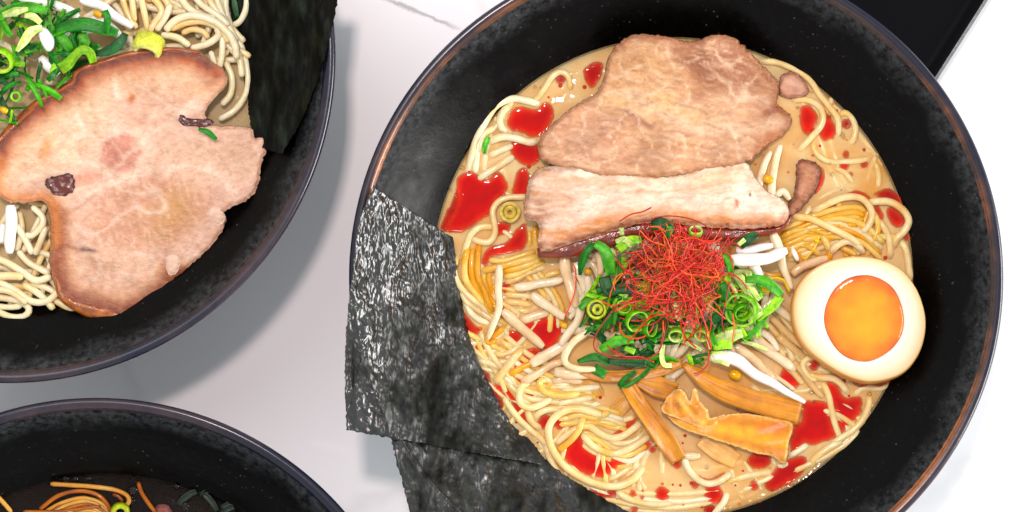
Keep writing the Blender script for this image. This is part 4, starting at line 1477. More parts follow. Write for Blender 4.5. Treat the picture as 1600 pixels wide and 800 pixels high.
# pale broth above the egg
U = 'ur'
noodle(U, [(1184, 97), (1210, 97), (1240, 108), (1264, 124), (1280, 147), (1297, 168), (1309, 186), (1310, 208), (1306, 216)], 12, .8, 'p', (8, 10))
noodle(U, [(1308, 184), (1320, 176), (1332, 186), (1337, 204), (1332, 221), (1322, 228)], 12, .6, 'p', (6, 10))
noodle(U, [(1234, 157), (1260, 156), (1279, 166), (1286, 182), (1282, 198), (1268, 214), (1252, 231), (1246, 240)], 12, .9, 'p', (10, 14))
noodle(U, [(1273, 214), (1271, 230), (1278, 243), (1294, 252), (1313, 253), (1345, 251), (1362, 247)], 11, .4, 'p', (8, 14))
noodle(U, [(1340, 238), (1356, 235), (1370, 240)], 11, -.3, 'p', (8, 8))
noodle(U, [(1362, 248), (1371, 264), (1373, 284), (1368, 298)], 11, .2, 'p', (8, 10))
noodle(U, [(1297, 261), (1317, 268), (1328, 279), (1334, 292)], 11, .4, 'p', (4, 8))
noodle(U, [(1302, 278), (1322, 294), (1340, 300)], 10, -.2, 'p', (8, 8))
noodle(U, [(1240, 108), (1250, 104), (1262, 112)], 10, .0, 'p', (4, 4))
noodle(U, [(1268, 318), (1292, 304), (1316, 294), (1346, 290)], 11, -.4, 'p', (10, 10))
# dense bundle
R_ = 'r'
noodle(R_, [(1268, 332), (1298, 316), (1322, 308), (1343, 309), (1357, 320), (1363, 337), (1356, 354), (1342, 366)], 13, 2.2, 'p')
noodle(R_, [(1356, 316), (1388, 315), (1410, 327), (1420, 344), (1413, 361), (1400, 374), (1396, 388)], 14, 1.6, 'p', (0, 8))
noodle(R_, [(1236, 338), (1264, 341), (1283, 349), (1308, 361), (1332, 374), (1346, 388)], 13, 3.0, 'p')
for i, (dy, t, z) in enumerate(((0, 'y', 1.4), (11, 'o', 1.7), (21, 'y', 1.5), (30, 'o', 1.3), (40, 'y', 1.0), (50, 'y', .8), (60, 'p', .5))):
    noodle(R_, [(1214 + i * 2, 362 + dy * .8), (1240 + i, 350 + dy * .86), (1272, 337 + dy * .9), (1306, 327 + dy * .85), (1338 - i * 2, 324 + dy * .7), (1356 - i * 3, 333 + dy * .55)], 12, z, t)
noodle(R_, [(1362, 328), (1372, 352), (1366, 374), (1356, 396)], 13, 1.4, 'y')
noodle(R_, [(1368, 340), (1385, 362), (1391, 386), (1390, 406)], 13, 1.2, 'p')
noodle(R_, [(1298, 396), (1308, 384), (1325, 377), (1340, 384), (1350, 396)], 13, 2.4, 'w')
noodle(R_, [(1282, 366), (1290, 378), (1296, 394)], 12, 1.8, 'y')
noodle(R_, [(1376, 356), (1368, 378), (1352, 402)], 12, .8, 'y')
noodle(R_, [(1404, 372), (1416, 392), (1420, 420), (1424, 440)], 13, .4, 'p', (6, 10))
noodle(R_, [(1222, 366), (1250, 358), (1276, 360), (1300, 370)], 12, 1.6, 'y')
noodle(R_, [(1238, 386), (1256, 384), (1270, 390), (1284, 402)], 12, 1.2, 'y')
noodle(R_, [(1186, 424), (1204, 430), (1226, 428), (1250, 420)], 11, .8, 'y')
noodle(R_, [(1232, 404), (1250, 402), (1268, 408)], 11, .9, 'y')
noodle(R_, [(1316, 346), (1330, 352), (1340, 346), (1352, 340)], 12, 1.7, 'o')
noodle(R_, [(1310, 384), (1326, 392), (1340, 400)], 12, 1.2, 'y')
# loose parallel bundles running between the traced strands
cluster('fl', GN, "noodle", "in the loose parallel bundles", "egg", (1343, 499))
rf = random.Random(77)
for pts, n, (dx, dy), z, t in (
    ([(902, 662), (934, 670), (960, 690), (986, 690), (1012, 672)], 4, (1, 9), .25, 'ppyw'), ([(724, 424), (732, 462), (754, 490), (792, 512)], 4, (9, -5), .55, 'pyop'),
    ([(778, 566), (812, 592), (852, 602), (892, 608), (936, 614)], 5, (3, 9), .3, 'pywp'), ([(878, 742), (930, 774), (990, 790), (1060, 792), (1132, 782)], 3, (2, -9), .1, 'pwp'),
    ([(1276, 640), (1318, 650), (1336, 680), (1300, 712), (1232, 742)], 2, (-10, 2), .15, 'pp'), ([(784, 520), (826, 556), (868, 576), (906, 582)], 3, (-5, 10), .4, 'pyw'),
    ([(762, 192), (748, 240), (746, 270), (752, 290)], 2, (10, 2), -.3, 'pw'), ([(1222, 112), (1278, 172), (1306, 246), (1326, 300)], 2, (-12, 6), -.4, 'p'),
    ([(856, 640), (900, 636), (944, 640), (980, 652)], 4, (2, 8), .5, 'ywp'), ([(1210, 690), (1226, 716), (1210, 744), (1160, 766)], 3, (-9, 5), -.2, 'p'),
    ([(1252, 352), (1300, 340), (1346, 352), (1384, 382)], 4, (-2, 9), 1.4, 'ypo'), ([(1200, 470), (1226, 500), (1252, 536), (1262, 566)], 4, (-11, 6), .2, 'p'),
    ([(838, 420), (862, 446), (880, 480), (880, 520)], 3, (-10, 3), .4, 'yp'), ([(730, 520), (748, 560), (776, 600), (810, 640)], 3, (9, -4), .2, 'pyp')):
    for i in range(n):
        q = [(x + dx * i + rf.uniform(-3, 3), y + dy * i + rf.uniform(-3, 3)) for x, y in pts]
        noodle('fl', q, rf.uniform(11, 12.6), z + rf.uniform(-.15, .35), t[i % len(t)], (14, 14))
# strands under the surface, and the bed under the toppings
rng = random.Random(5)


def deep(cx, cy, n, rx, ry, z0, key='deep', bz=BZ, tint='p', w=(11, 13), ln=(60, 170), lift=None):
    for _ in range(n):
        a = rng.uniform(0, 6.28); q = math.sqrt(rng.random())
        x, y = cx + rx * q * math.cos(a), cy + ry * q * math.sin(a)
        h = rng.uniform(0, 6.28); k = rng.uniform(-.16, .16); L = rng.uniform(*ln)
        pts = []
        s = 0
        while s < L:
            if ((x - cx) / (rx * 1.1)) ** 2 + ((y - cy) / (ry * 1.1)) ** 2 < 1.0:
                pts.append((x, y))
            h += k + rng.uniform(-.1, .1)
            x += 14 * math.cos(h); y += 14 * math.sin(h); s += 14
        if len(pts) < 4:
            continue
        z = rng.uniform(*z0)
        if lift:
            pts = [(p[0], p[1], z + lift(*p)) for p in pts]
        noodle(key, pts, rng.uniform(*w), z, tint if isinstance(tint, str) else rng.choice(tint), (0, 0), bz, sides=7)


deep(800, 540, 40, 80, 150, (-1.3, -.1), 'd1', tint=['p', 'y'])
deep(950, 690, 34, 110, 80, (-1.3, -.2), 'd2', tint=['p', 'p', 'y'])
deep(1270, 620, 24, 100, 80, (-1.5, -.4), 'd3')
deep(1330, 240, 14, 75, 100, (-1.6, -.7), 'd4')
deep(810, 260, 14, 70, 100, (-1.5, -.6), 'd5')
deep(1090, 755, 14, 150, 36, (-1.6, -.6), 'd6')
deep(1310, 370, 22, 95, 55, (-.8, .6), 'd7', tint=['y', 'p', 'o'])

# ------------------------------------------------------------------ bean sprouts
GS = "bean sprouts around the scallion heap"
cluster('sl', GS, "bean sprout", "near the large nori", "nori", (700, 480))
cluster('sm', GS, "bean sprout", "edging the scallion heap", "chilli nest", (1050, 460))
cluster('sr', GS, "bean sprout", "between bamboo and egg", "egg", (1300, 500))
cluster('su', GS, "bean sprout", "under the scallion heap", "egg", (1343, 499))
sprout('sl', [(781, 414), (778, 450), (779, 478), (775, 500), (768, 518), (762, 530)], 13, 3.2, SPROUT_T, taper=(1, .8))
sprout('sl', [(786, 484), (808, 506), (830, 525), (850, 541)], 17, 2.6, SPROUT_PINK)
sprout('sl', [(804, 449), (840, 443), (880, 436)], 15, 2.4, SPROUT_T)
sprout('sl', [(830, 460), (856, 478), (882, 498)], 17, 2.2, SPROUT_T)
sprout('sm', [(883, 396), (886, 428), (892, 458), (902, 480)], 19, 3.2, SPROUT_PINK)
sprout('sl', [(812, 503), (838, 495), (862, 488)], 15, .6, SPROUT_PINK, (8, 8))
sprout('sl', [(830, 571), (852, 558), (872, 545), (886, 534)], 19, 1.8, SPROUT_T)
sprout('sl', [(814, 597), (840, 583), (864, 570), (884, 564)], 14, 1.2, SPROUT_PINK, (8, 6))
sprout('sm', [(928, 506), (904, 526), (886, 550), (882, 562), (887, 570), (904, 575), (930, 578)], 12, 5.0, ((232, 206, 160), (240, 222, 188), .4), word="cream hooked")
sprout('sl', [(866, 582), (890, 586), (924, 584)], 21, 2.2, SPROUT_T)
sprout('sm', [(912, 474), (904, 500), (890, 520), (876, 540)], 15, 3.0, SPROUT_T)
sprout('sm', [(918, 430), (920, 456), (914, 480)], 16, 3.4, SPROUT_T)
sprout('sm', [(900, 410), (908, 440), (916, 462)], 17, 2.6, SPROUT_T)
sprout('sm', [(934, 390), (938, 412), (936, 430)], 16, 5.0, SPROUT_PINK)
sprout('sl', [(860, 596), (884, 594), (912, 596)], 14, .6, SPROUT_PINK, (6, 8))
# bright ones on the side of the egg
sprout('sm', [(1140, 409), (1172, 405), (1204, 400), (1230, 393)], 19, 11, SPROUT_WHITE, taper=(1.1, .9))
sprout('sm', [(1150, 390), (1180, 388), (1208, 385)], 14, 10, SPROUT_WHITE)
sprout('sm', [(1168, 412), (1180, 420), (1187, 438)], 15, 8.6, SPROUT_WHITE)
sprout('sr', [(1208, 362), (1220, 392), (1228, 422), (1235, 452)], 15, 5, SPROUT_T, taper=(1.1, .75))
sprout('sr', [(1238, 388), (1246, 408)], 9, 4.0, SPROUT_WHITE)
sprout('sr', [(1238, 430), (1258, 417), (1280, 408), (1294, 404)], 17, 2.6, SPROUT_PINK)
sprout('sr', [(1112, 561), (1140, 562), (1160, 570), (1184, 587), (1208, 601), (1233, 614), (1258, 629)], 21, 6.5, SPROUT_WHITE, taper=(1.15, .4))
sprout('sr', [(1174, 530), (1200, 548), (1224, 562), (1244, 578)], 17, 1.8, SPROUT_T, (0, 14))
sprout('sr', [(1146, 541), (1172, 560), (1192, 577), (1212, 596)], 17, 2.4, SPROUT_PINK, (0, 14))
sprout('sr', [(1172, 524), (1184, 517), (1198, 523), (1210, 537), (1216, 548)], 13, 1.4, SPROUT_T)
sprout('sr', [(1196, 490), (1224, 514), (1256, 546)], 12, 1.4, SPROUT_VEIL, (0, 10))
sprout('sr', [(1212, 522), (1240, 546), (1262, 562)], 16, .2, SPROUT_VEIL, (8, 8))
sprout('sr', [(1190, 568), (1220, 594), (1244, 610)], 9, .8, SPROUT_PINK, (0, 8))
sprout('sr', [(1212, 556), (1236, 582), (1256, 604)], 11, .4, SPROUT_VEIL, (6, 10))
sprout('sr', [(1222, 490), (1240, 506), (1258, 524)], 13, .9, SPROUT_VEIL, (6, 6))
sprout('sr', [(1204, 470), (1224, 488), (1240, 500)], 15, 2.0, SPROUT_T)
sprout('sr', [(1236, 560), (1254, 582), (1272, 606), (1290, 624)], 12, .2, SPROUT_VEIL, (8, 10))
sprout('sr', [(1096, 600), (1120, 598), (1146, 604)], 15, 1.0, SPROUT_VEIL, (8, 8))
sprout('sm', [(1006, 596), (1040, 600), (1066, 606)], 15, .5, SPROUT_T, (6, 6))
sprout('su', [(1066, 712), (1080, 712), (1094, 712)], 14, .8, SPROUT_T)


def heap(x, y):
    return 12.0 * math.exp(-((x - 1050) / 125.0) ** 2 - ((y - 462) / 92.0) ** 2)


for i in range(84):
    a = rng.uniform(0, 6.28); q = math.sqrt(rng.random())
    x, y = 1050 + 150 * q * math.cos(a), 470 + 105 * q * math.sin(a)
    h = rng.uniform(0, 6.28); k = rng.uniform(-.25, .25)
    L = rng.uniform(50, 120)
    pts = []
    for s in np.arange(-L / 2, L / 2, 16):
        xx, yy = x + s * math.cos(h) - k * s * s / 60 * math.sin(h), y + s * math.sin(h) + k * s * s / 60 * math.cos(h)
        pts.append((xx, yy, 1.0 + heap(xx, yy) * rng.uniform(.35, .5)))
    z = 0
    sprout('su', pts, rng.uniform(13, 18), z, rng.choice((SPROUT_T, SPROUT_PINK, SPROUT_T)))
# yellow bean heads and rootlets
cluster('bean', "yellow bean heads and rootlets among the sprouts", "bean head", "among the sprouts", "egg", (1343, 499))
for pts, w, z in (([(1198, 439), (1210, 434), (1224, 438), (1230, 448), (1234, 456)], 5, 6), ([(1270, 394), (1276, 380), (1280, 368)], 3.5, 4.5), ([(1258, 406), (1264, 398), (1270, 392)], 3.5, 4.5)):
    noodle('bean', pts, w, z, ((240, 190, 40), (236, 170, 30), .4), mat=M_SPROUT, name="sprout_rootlet", kind="rootlet", word="thin yellow")
for x, y, r, z in ((1196, 452, 11, 8), (1148, 586, 14, 2), (1200, 280, 12, 3), (918, 424, 9, 6), (1232, 434, 8, 4), (1276, 376, 6, 5), (880, 508, 10, 3), (152, 22, 10, 9), (84, 44, 12, 9), (6, 172, 10, 14)):
    noodle('bean', [(x - r * .5, y - r * .3), (x, y), (x + r * .6, y + r * .25)], r * 1.3, z, ((238, 190, 50), (226, 160, 30), .4), mat=M_SPROUT, name="sprout_bean", kind="bean head", word="small yellow")
for pts in ([(1186, 300), (1192, 270), (1204, 236)], [(1206, 310), (1208, 280), (1216, 240), (1220, 226)], [(1214, 308), (1224, 300), (1234, 312)]):
    sprout('sr', pts, 13, 2.0, SPROUT_T)

# ------------------------------------------------------------------ bamboo shoots
GM = "strips of braised bamboo shoot"


def menma(label, pts, widths, th=2.4, curl=0.3, twist=None, c1=(192, 120, 48), c2=(216, 154, 78), dark=(150, 80, 26)):
    a, b, d = np.array(lin(c1)), np.array(lin(c2)), np.array(lin(dark))
    sd = random.random() * 30

    def cf(u, s, side):
        k = min(1, max(0, .5 + 1.0 * nz(u * 9 + sd, s * 1.6, 1.0)))
        c = a * (1 - k) + b * k
        g = max(0, nz(u * 17 + sd, s * 1.2, 8.0)) * .8
        c = c * (1 - g) + d * .8 * g
        e = min(1, max(0, nz(u * 1.2, s * 4, sd) * 1.3))
        c = c * (1 - e * .5) + d * e * .5
        if abs(u) > .9:
            c = c * .65 + np.array(lin((246, 205, 140))) * .35
        return tuple(c)
    o = ribbon("bamboo_shoot", pts, widths, M_MENMA, cf, th, curl, twist=twist, nu=21)
    return tag(o, label, "bamboo shoot", GM)


VEIL = dict(c1=(206, 148, 72), c2=(216, 164, 92), dark=(190, 130, 60))
menma("sunken bamboo strip upright under the scallion heap, below the broth surface", [(916, 588, -.6), (926, 612, -.5), (940, 642, -1.4)], [30, 34, 26], 1.4, **VEIL)
menma("sunken bamboo strip slanting down to a red streak of oil", [(990, 616, .2), (966, 640, .0), (938, 664, -1.2)], [20, 26, 18], 1.4, **VEIL)
menma("pale bamboo tip half under the broth below the twisted strip", [(1096, 684, 1.0), (1124, 704, .6), (1152, 722, -.6)], [30, 34, 26], 1.6, c1=(222, 168, 100), c2=(232, 188, 128), dark=(206, 146, 80))
menma("narrow orange bamboo strip lying along the underside of the green scallions", [(904, 578, 2.4), (940, 587, 2.8), (990, 586, 3.0), (1034, 578, 3.4), (1066, 566, 4)], [14, 18, 18, 20, 16], 2.0)
menma("short bamboo strip wedged behind the twisted one", [(994, 593, 2.5), (1024, 603, 3.2), (1056, 614, 3.0)], [18, 34, 30], 2.2)
menma("folded bamboo strip pointing down and ending in a red oil drop", [(980, 600, 3.0), (1000, 632, 4.6), (1026, 668, 4.4), (1048, 700, 2.6), (1060, 720, 1.4)], [22, 28, 30, 32, 26], 2.4, 0.9, [0, 25, 20, 5, 0])
menma("long smooth bamboo strip running towards the egg under a white sprout", [(1068, 568, 5.0), (1092, 588, 6.2), (1122, 606, 6.4), (1162, 622, 6.0), (1206, 634, 5.2), (1251, 645, 4.0)], [10, 26, 34, 34, 36, 38], 2.6, -0.5, [10, 8, 0, -4, 0, 0])
M2 = [(1034, 640), (1040, 630), (1064, 640), (1100, 660), (1120, 652), (1150, 646), (1181, 648), (1214, 654), (1238, 662), (1232, 694), (1226, 724), (1205, 712), (1180, 708), (1149, 697), (1100, 681), (1060, 666)]


def zm(x, y):
    return BZ + 5.6 + 1.5 * math.sin((x - 1060) / 34.0) * sstep(1240, 1100, np.float64(x)) + .5 * nz(x / 40, y / 12, 2)


pm = painter((198, 126, 50), [('f', 12, 40, 2.6, (172, 98, 34), .5), ('f', 10, 50, 4, (234, 176, 100), .45), ('l', [(1060, 660), (1140, 672), (1230, 690)], 12, (240, 172, 70), .8), ('l', [(1100, 672), (1160, 690), (1220, 706)], 4, (214, 130, 40), .5),
                              ('b', 1210, 670, 20, 12, 10, (220, 96, 24), .6, .8), ('b', 1190, 670, 14, 10, 0, (222, 110, 30), .5, .8), ('l', [(1090, 668), (1120, 656), (1150, 652)], 4, (206, 120, 34), .6),
                              ('e', 5, (246, 206, 140), .6, None, 0)], 3, 14)
m2 = slab("bamboo_shoot", M2, zm, 2.4, pm, M_MENMA, grid=3, jitter=.8, rnd=4, rnd_h=.8)
tag(m2, "widest bamboo strip, twisted, with a red stain near its torn end", "bamboo shoot", GM)
fl = [(1034, 642), (1042, 622), (1054, 609), (1068, 610), (1078, 626), (1082, 608), (1090, 610), (1094, 626), (1106, 640), (1110, 654), (1126, 648), (1140, 650), (1122, 664), (1096, 668), (1064, 656)]
slab("folded_flap", fl, lambda x, y: BZ + 8.2 - 1.6 * abs(nz(x / 18, y / 30, 5)) - 1.2 * sstep(1100, 1140, np.float64(x)), 1.8,
     painter((204, 136, 60), [('f', 40, 30, 2.6, (172, 98, 34), .45), ('l', [(1060, 620), (1080, 645), (1100, 660)], 5, (244, 192, 112), .7), ('l', [(1075, 630), (1095, 655)], 3, (204, 128, 48), .6), ('e', 5, (246, 208, 150), .6, None, 0)], 3, 12),
     M_MENMA, grid=3, jitter=.8, rnd=5, rnd_h=1.0, parent=m2)

# ------------------------------------------------------------------ scallions of the heap
GG = "scallion pieces on the heap in the chilli oil bowl"
cluster('g', GG, "scallion", "on the scallion heap", "egg", (1343, 499))
cluster('gf', GG, "scallion", "under the chilli nest", "egg", (1343, 499))
leaf('g', [(928, 380, 10), (917, 393, 10.5), (909, 412, 9), (906, 430, 7)], [10, 13, 13, 5], 1, curl=.6)
leaf('g', [(930, 380, 11), (944, 390, 11.5), (950, 405, 12), (955, 430, 10)], [12, 18, 20, 14], 0)
leaf('g', [(944, 432, 8), (949, 450, 8.5), (962, 464, 9)], [18, 20, 14], 2)
leaf('g', [(950, 458, 10), (975, 450, 11), (1002, 460, 12)], [14, 18, 12], 2)
leaf('g', [(938, 547, 8), (964, 533, 9), (990, 530, 9)], [10, 18, 12], 0)
leaf('g', [(902, 565, 5.5), (930, 558, 6.5), (952, 566, 6.5)], [6, 14, 12], 1)
leaf('g', [(950, 563, 7), (988, 566, 7.5), (1010, 568, 7)], [12, 16, 10], 2)
leaf('g', [(928, 575, 5), (946, 586, 4.5)], [16, 14], 1)
leaf('g', [(976, 544, 10.5), (992, 550, 10.5)], [8, 9], 3)
leaf('g', [(968, 604, 4.2), (972, 596, 5), (982, 588, 5.5), (994, 580, 6)], [8, 9, 9, 6], 1)
leaf('g', [(968, 606, 4), (984, 600, 4.6), (1002, 588, 5), (1018, 572, 6)], [6, 7, 7, 6], 1)
leaf('g', [(1036, 538, 9), (1034, 556, 8), (1038, 570, 7), (1050, 571, 6.5)], [7, 8, 8, 6], 4)
leaf('g', [(1164, 437, 12), (1188, 437, 13), (1206, 447, 12), (1221, 461, 10)], [10, 15, 17, 12], 0)
leaf('g', [(1219, 463, 10), (1208, 478, 10), (1194, 490, 9.5), (1182, 500, 9)], [14, 15, 12, 8], 3)
leaf('g', [(1200, 486, 8), (1190, 504, 8), (1176, 520, 7.5), (1164, 530, 7)], [8, 10, 9, 6], 0)
leaf('g', [(1168, 501, 11), (1180, 496, 11.5), (1192, 488, 11)], [5, 8, 5], 4)
leaf('g', [(1018, 352, 16), (1032, 350, 17), (1046, 358, 16), (1050, 366, 15)], [14, 22, 20, 10], 2)
leaf('g', [(1048, 348, 16), (1046, 360, 16.5), (1042, 372, 16)], [10, 13, 8], 1)
leaf('g', [(1156, 384, 12), (1168, 374, 13), (1184, 366, 12.5)], [14, 18, 10], 2)
leaf('g', [(1152, 384, 13), (1164, 374, 13.6)], [7, 7], 4)
leaf('g', [(962, 378, 12), (976, 374, 13), (988, 384, 13)], [7, 10, 9], 4)
leaf('g', [(966, 390, 12), (984, 376, 13), (1002, 374, 14)], [14, 16, 10], 3)
leaf('g', [(971, 356, 12), (972, 368, 12)], [7, 7], 4)
leaf('g', [(1132, 396, 15), (1140, 410, 15), (1142, 426, 14)], [12, 14, 8], 0)
leaf('g', [(1128, 442, 14), (1134, 456, 14), (1130, 470, 13)], [12, 14, 10], 1)
leaf('g', [(1106, 508, 11), (1120, 496, 12), (1132, 480, 13)], [10, 14, 10], 2)
leaf('g', [(1118, 532, 8), (1136, 526, 9), (1160, 520, 9)], [16, 20, 14], 4)
leaf('g', [(1114, 542, 8.6), (1130, 538, 9.2), (1144, 540, 8.6)], [12, 16, 10], 3)
leaf('g', [(1110, 556, 7.4), (1126, 558, 7.8), (1142, 566, 7.2)], [14, 20, 16], 4)
for cx, cy, z, ro, ri, h, tilt, o_, i_, word in ((933, 483, 8, 16, 11.5, 2.0, 8, (170, 182, 40), (206, 206, 96), "yellow-green ring"), (974, 483, 11, 13, 10, 1.6, -34, (120, 180, 40), (190, 220, 110), "light green ring"),
                                                 (992, 498, 11, 19, 15.5, 2.4, 35, (92, 176, 30), (176, 216, 96), "large green ring"), (1160, 484, 11, 27, 23, 2.6, 28, (96, 176, 28), (196, 222, 120), "widest green ring"),
                                                 (1158, 486, 11, 15, 11.5, 2.2, 30, (60, 150, 24), (130, 190, 60), "small inner green ring"),
                                                 (797, 331, 1.6, 17, 11, 1.0, 4, (216, 196, 120), (196, 164, 70), "pale coin-shaped ring on the red oil"), (797, 331, 1.2, 11, 3, 1.0, 4, (206, 180, 100), (190, 160, 70), "inner core of the pale coin-shaped ring"),
                                                 (933, 483, 8.2, 9, 3, 1.6, 8, (200, 204, 90), (184, 196, 70), "inner core of the yellow-green ring"), (1012, 512, 10, 15, 12, 2.0, -50, (70, 150, 30), (150, 200, 80), "tilted green ring"),
                                                 (1056, 520, 9, 13, 10, 2.0, 40, (150, 200, 70), (220, 232, 160), "pale green ring"), (1086, 366, 14, 11, 8.5, 2.0, 50, (150, 200, 70), (214, 228, 150), "half-hidden pale ring"),
                                                 (1098, 520, 10, 12, 9.4, 2, -45, (120, 186, 60), (206, 226, 130), "lime green ring")):
    o = ring(cx, cy, z, ro, ri, h, tilt, o_, i_, rot=rng.uniform(0, 360))
    wait('g', o, f"{word} of scallion", (cx, cy))
for i in range(26):
    x, y = rng.uniform(1100, 1190), rng.uniform(425, 545)
    h = rng.uniform(-.5, 1.4); L = rng.uniform(26, 60)
    zz = heap(x, y) * .8 + rng.uniform(3, 5.5)
    leaf('g', [(x + d * L * math.cos(h), y + d * L * math.sin(h) + 8 * d * d, zz + rng.uniform(-.8, .8)) for d in (-.5, -.17, .17, .5)], rng.uniform(5, 13), rng.choice((4, 4, 3, 3, 0)),
         curl=rng.uniform(-.3, .5), twist=[rng.uniform(-50, 50), rng.uniform(-50, 50)])
leaf('g', [(764, 214, 1.4), (758, 226, 1.7), (757, 240, 1.2)], [5, 9, 6], 0, word="olive green")
for i in range(190):
    while True:
        a = rng.uniform(0, 6.28); q = math.sqrt(rng.random())
        x, y = 1045 + 128 * q * math.cos(a), 474 + 100 * q * math.sin(a)
        if not (x > 1130 and y < 420) and not (x < 960 and y < 440):
            break
    h = rng.uniform(0, 6.28); L = rng.uniform(18, 52); k = rng.uniform(-.3, .3)
    zz = heap(x, y) * .8 + rng.uniform(1.2, 4)
    pts = []
    for s in (-.5, -.17, .17, .5):
        d = s * L
        pts.append((x + d * math.cos(h) - k * d * d / 40 * math.sin(h), y + d * math.sin(h) + k * d * d / 40 * math.cos(h), zz + rng.uniform(-1, 1)))
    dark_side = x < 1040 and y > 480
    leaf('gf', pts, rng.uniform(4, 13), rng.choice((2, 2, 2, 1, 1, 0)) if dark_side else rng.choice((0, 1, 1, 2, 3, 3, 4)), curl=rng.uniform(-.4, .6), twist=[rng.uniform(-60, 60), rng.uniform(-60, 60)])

# ------------------------------------------------------------------ chilli threads
def thread_mesh(pts, r, step=5.0):
    c = catmull(pts, step)
    path = [P(x, y, BZ + z) for x, y, z in c]
    return tube_mesh(path, [r / 1000] * len(path), 5, 0.7)


def merge(parts):
    V, F, C = [], [], []
    for v, f, c in parts:
        b = len(V)
        V += list(v); F += [tuple(i + b for i in q) for q in f]; C += [c] * len(v)
    return V, F, C


REDS = [lin((190, 14, 6)), lin((216, 26, 8)), lin((232, 56, 16)), lin((150, 8, 8)), lin((240, 100, 30)), lin((206, 16, 10))]
parts = []
for i in range(230):
    a = rng.uniform(0, 6.28); q = rng.random() ** .85
    x, y = 1058 + 64 * q * math.cos(a), 424 + 62 * q * math.sin(a)
    h = rng.uniform(0, 6.28); k = rng.gauss(0, .35)
    zz = heap(x, y) + 4 + rng.uniform(0, 10) * (1 - .6 * q)
    pts = []
    for s in range(rng.randint(4, 9)):
        pts.append((x, y, zz))
        h += k + rng.gauss(0, .25)
        if math.hypot(x - 1056, y - 424) > 66:
            h = math.atan2(424 - y, 1056 - x) + rng.gauss(0, .9)
        x += 15 * math.cos(h); y += 15 * math.sin(h)
        zz = max(heap(x, y) + 2.5, zz + rng.gauss(0, 1.0))
    v, f = thread_mesh(pts, rng.uniform(.08, .22))
    parts.append((v, f, rng.choice(REDS)))
V, F, C = merge(parts)
o = mk("chilli_thread_tangle", V, F, M_CHILI, None, C)
tag(o, "dense tangled nest of red chilli threads crowning the scallion heap", "chilli threads", kind="stuff")
cluster('ct', "loose chilli threads straying from the nest", "chilli thread", "straying from the chilli nest", "egg", (1343, 499))
HAND = [([(999, 374), (1000, 358), (1010, 346), (1036, 338), (1070, 340), (1098, 350), (1111, 364), (1102, 373), (1080, 376)], 17.5), ([(968, 346), (986, 335), (1004, 331), (1018, 324)], 15),
        ([(895, 412), (899, 422), (899, 450), (892, 474), (882, 497)], 8), ([(1021, 459), (990, 468), (965, 477), (946, 500), (931, 523), (929, 545), (950, 558), (982, 560), (1010, 560), (1030, 548), (1038, 520), (1040, 500)], 13),
        ([(969, 503), (970, 518), (984, 528), (1004, 527), (1016, 518), (1022, 505)], 12), ([(1100, 522), (1106, 545), (1107, 566), (1096, 580), (1084, 584)], 10), ([(1145, 490), (1147, 512), (1144, 534)], 13),
        ([(985, 414), (995, 400), (1020, 380), (1040, 360)], 20), ([(1028, 450), (1060, 430), (1086, 410)], 24), ([(1010, 475), (1050, 472), (1080, 468), (1110, 455)], 21), ([(960, 486), (990, 472), (1026, 466)], 15),
        ([(1140, 440), (1134, 470), (1128, 500), (1132, 520)], 15), ([(1100, 400), (1124, 392), (1140, 400), (1146, 420)], 18), ([(1036, 500), (1036, 524), (1030, 548), (1020, 556)], 12.5),
        ([(1090, 470), (1100, 500), (1104, 524), (1112, 548)], 13), ([(940, 470), (956, 478), (972, 474), (1000, 462)], 13), ([(1060, 376), (1084, 372), (1110, 380), (1128, 372)], 18),
        ([(990, 396), (984, 412), (986, 432), (998, 448)], 17), ([(1076, 486), (1094, 508), (1092, 530)], 13), ([(1112, 430), (1136, 426), (1156, 436), (1168, 452)], 15), ([(948, 540), (972, 556), (1002, 558), (1022, 566)], 9.6),
        ([(1062, 500), (1070, 526), (1088, 544)], 12), ([(1120, 384), (1146, 380), (1160, 390)], 15.5), ([(1000, 360), (1016, 376), (1040, 384)], 19)]
for pts, z in HAND:
    p3 = [(x, y, z + rng.uniform(-.6, .6)) for x, y in pts]
    v, f = thread_mesh(p3, rng.uniform(.2, .3), 4)
    c = rng.choice(REDS)
    o = mk("chilli_thread", v, f, M_CHILI, None, [c] * len(v))
    wait('ct', o, f"{describe(pts)} red chilli thread", np.array(pts).mean(0))
for i in range(60):
    a = rng.uniform(0, 6.28)
    x, y = 1056 + 66 * math.cos(a), 430 + 64 * math.sin(a)
    h = a + rng.gauss(0, .8); k = rng.gauss(0, .3)
    pts = []
    zz = heap(x, y) + 6
    for s in range(rng.randint(3, 6)):
        pts.append((x, y, zz)); h += k
        x += 13 * math.cos(h); y += 13 * math.sin(h); zz = heap(x, y) + 5.5
    v, f = thread_mesh(pts, rng.uniform(.14, .26), 4)
    o = mk("chilli_thread", v, f, M_CHILI, None, [rng.choice(REDS)] * len(v))
    wait('ct', o, f"wispy {describe(pts)} chilli thread", np.array(pts).mean(0))

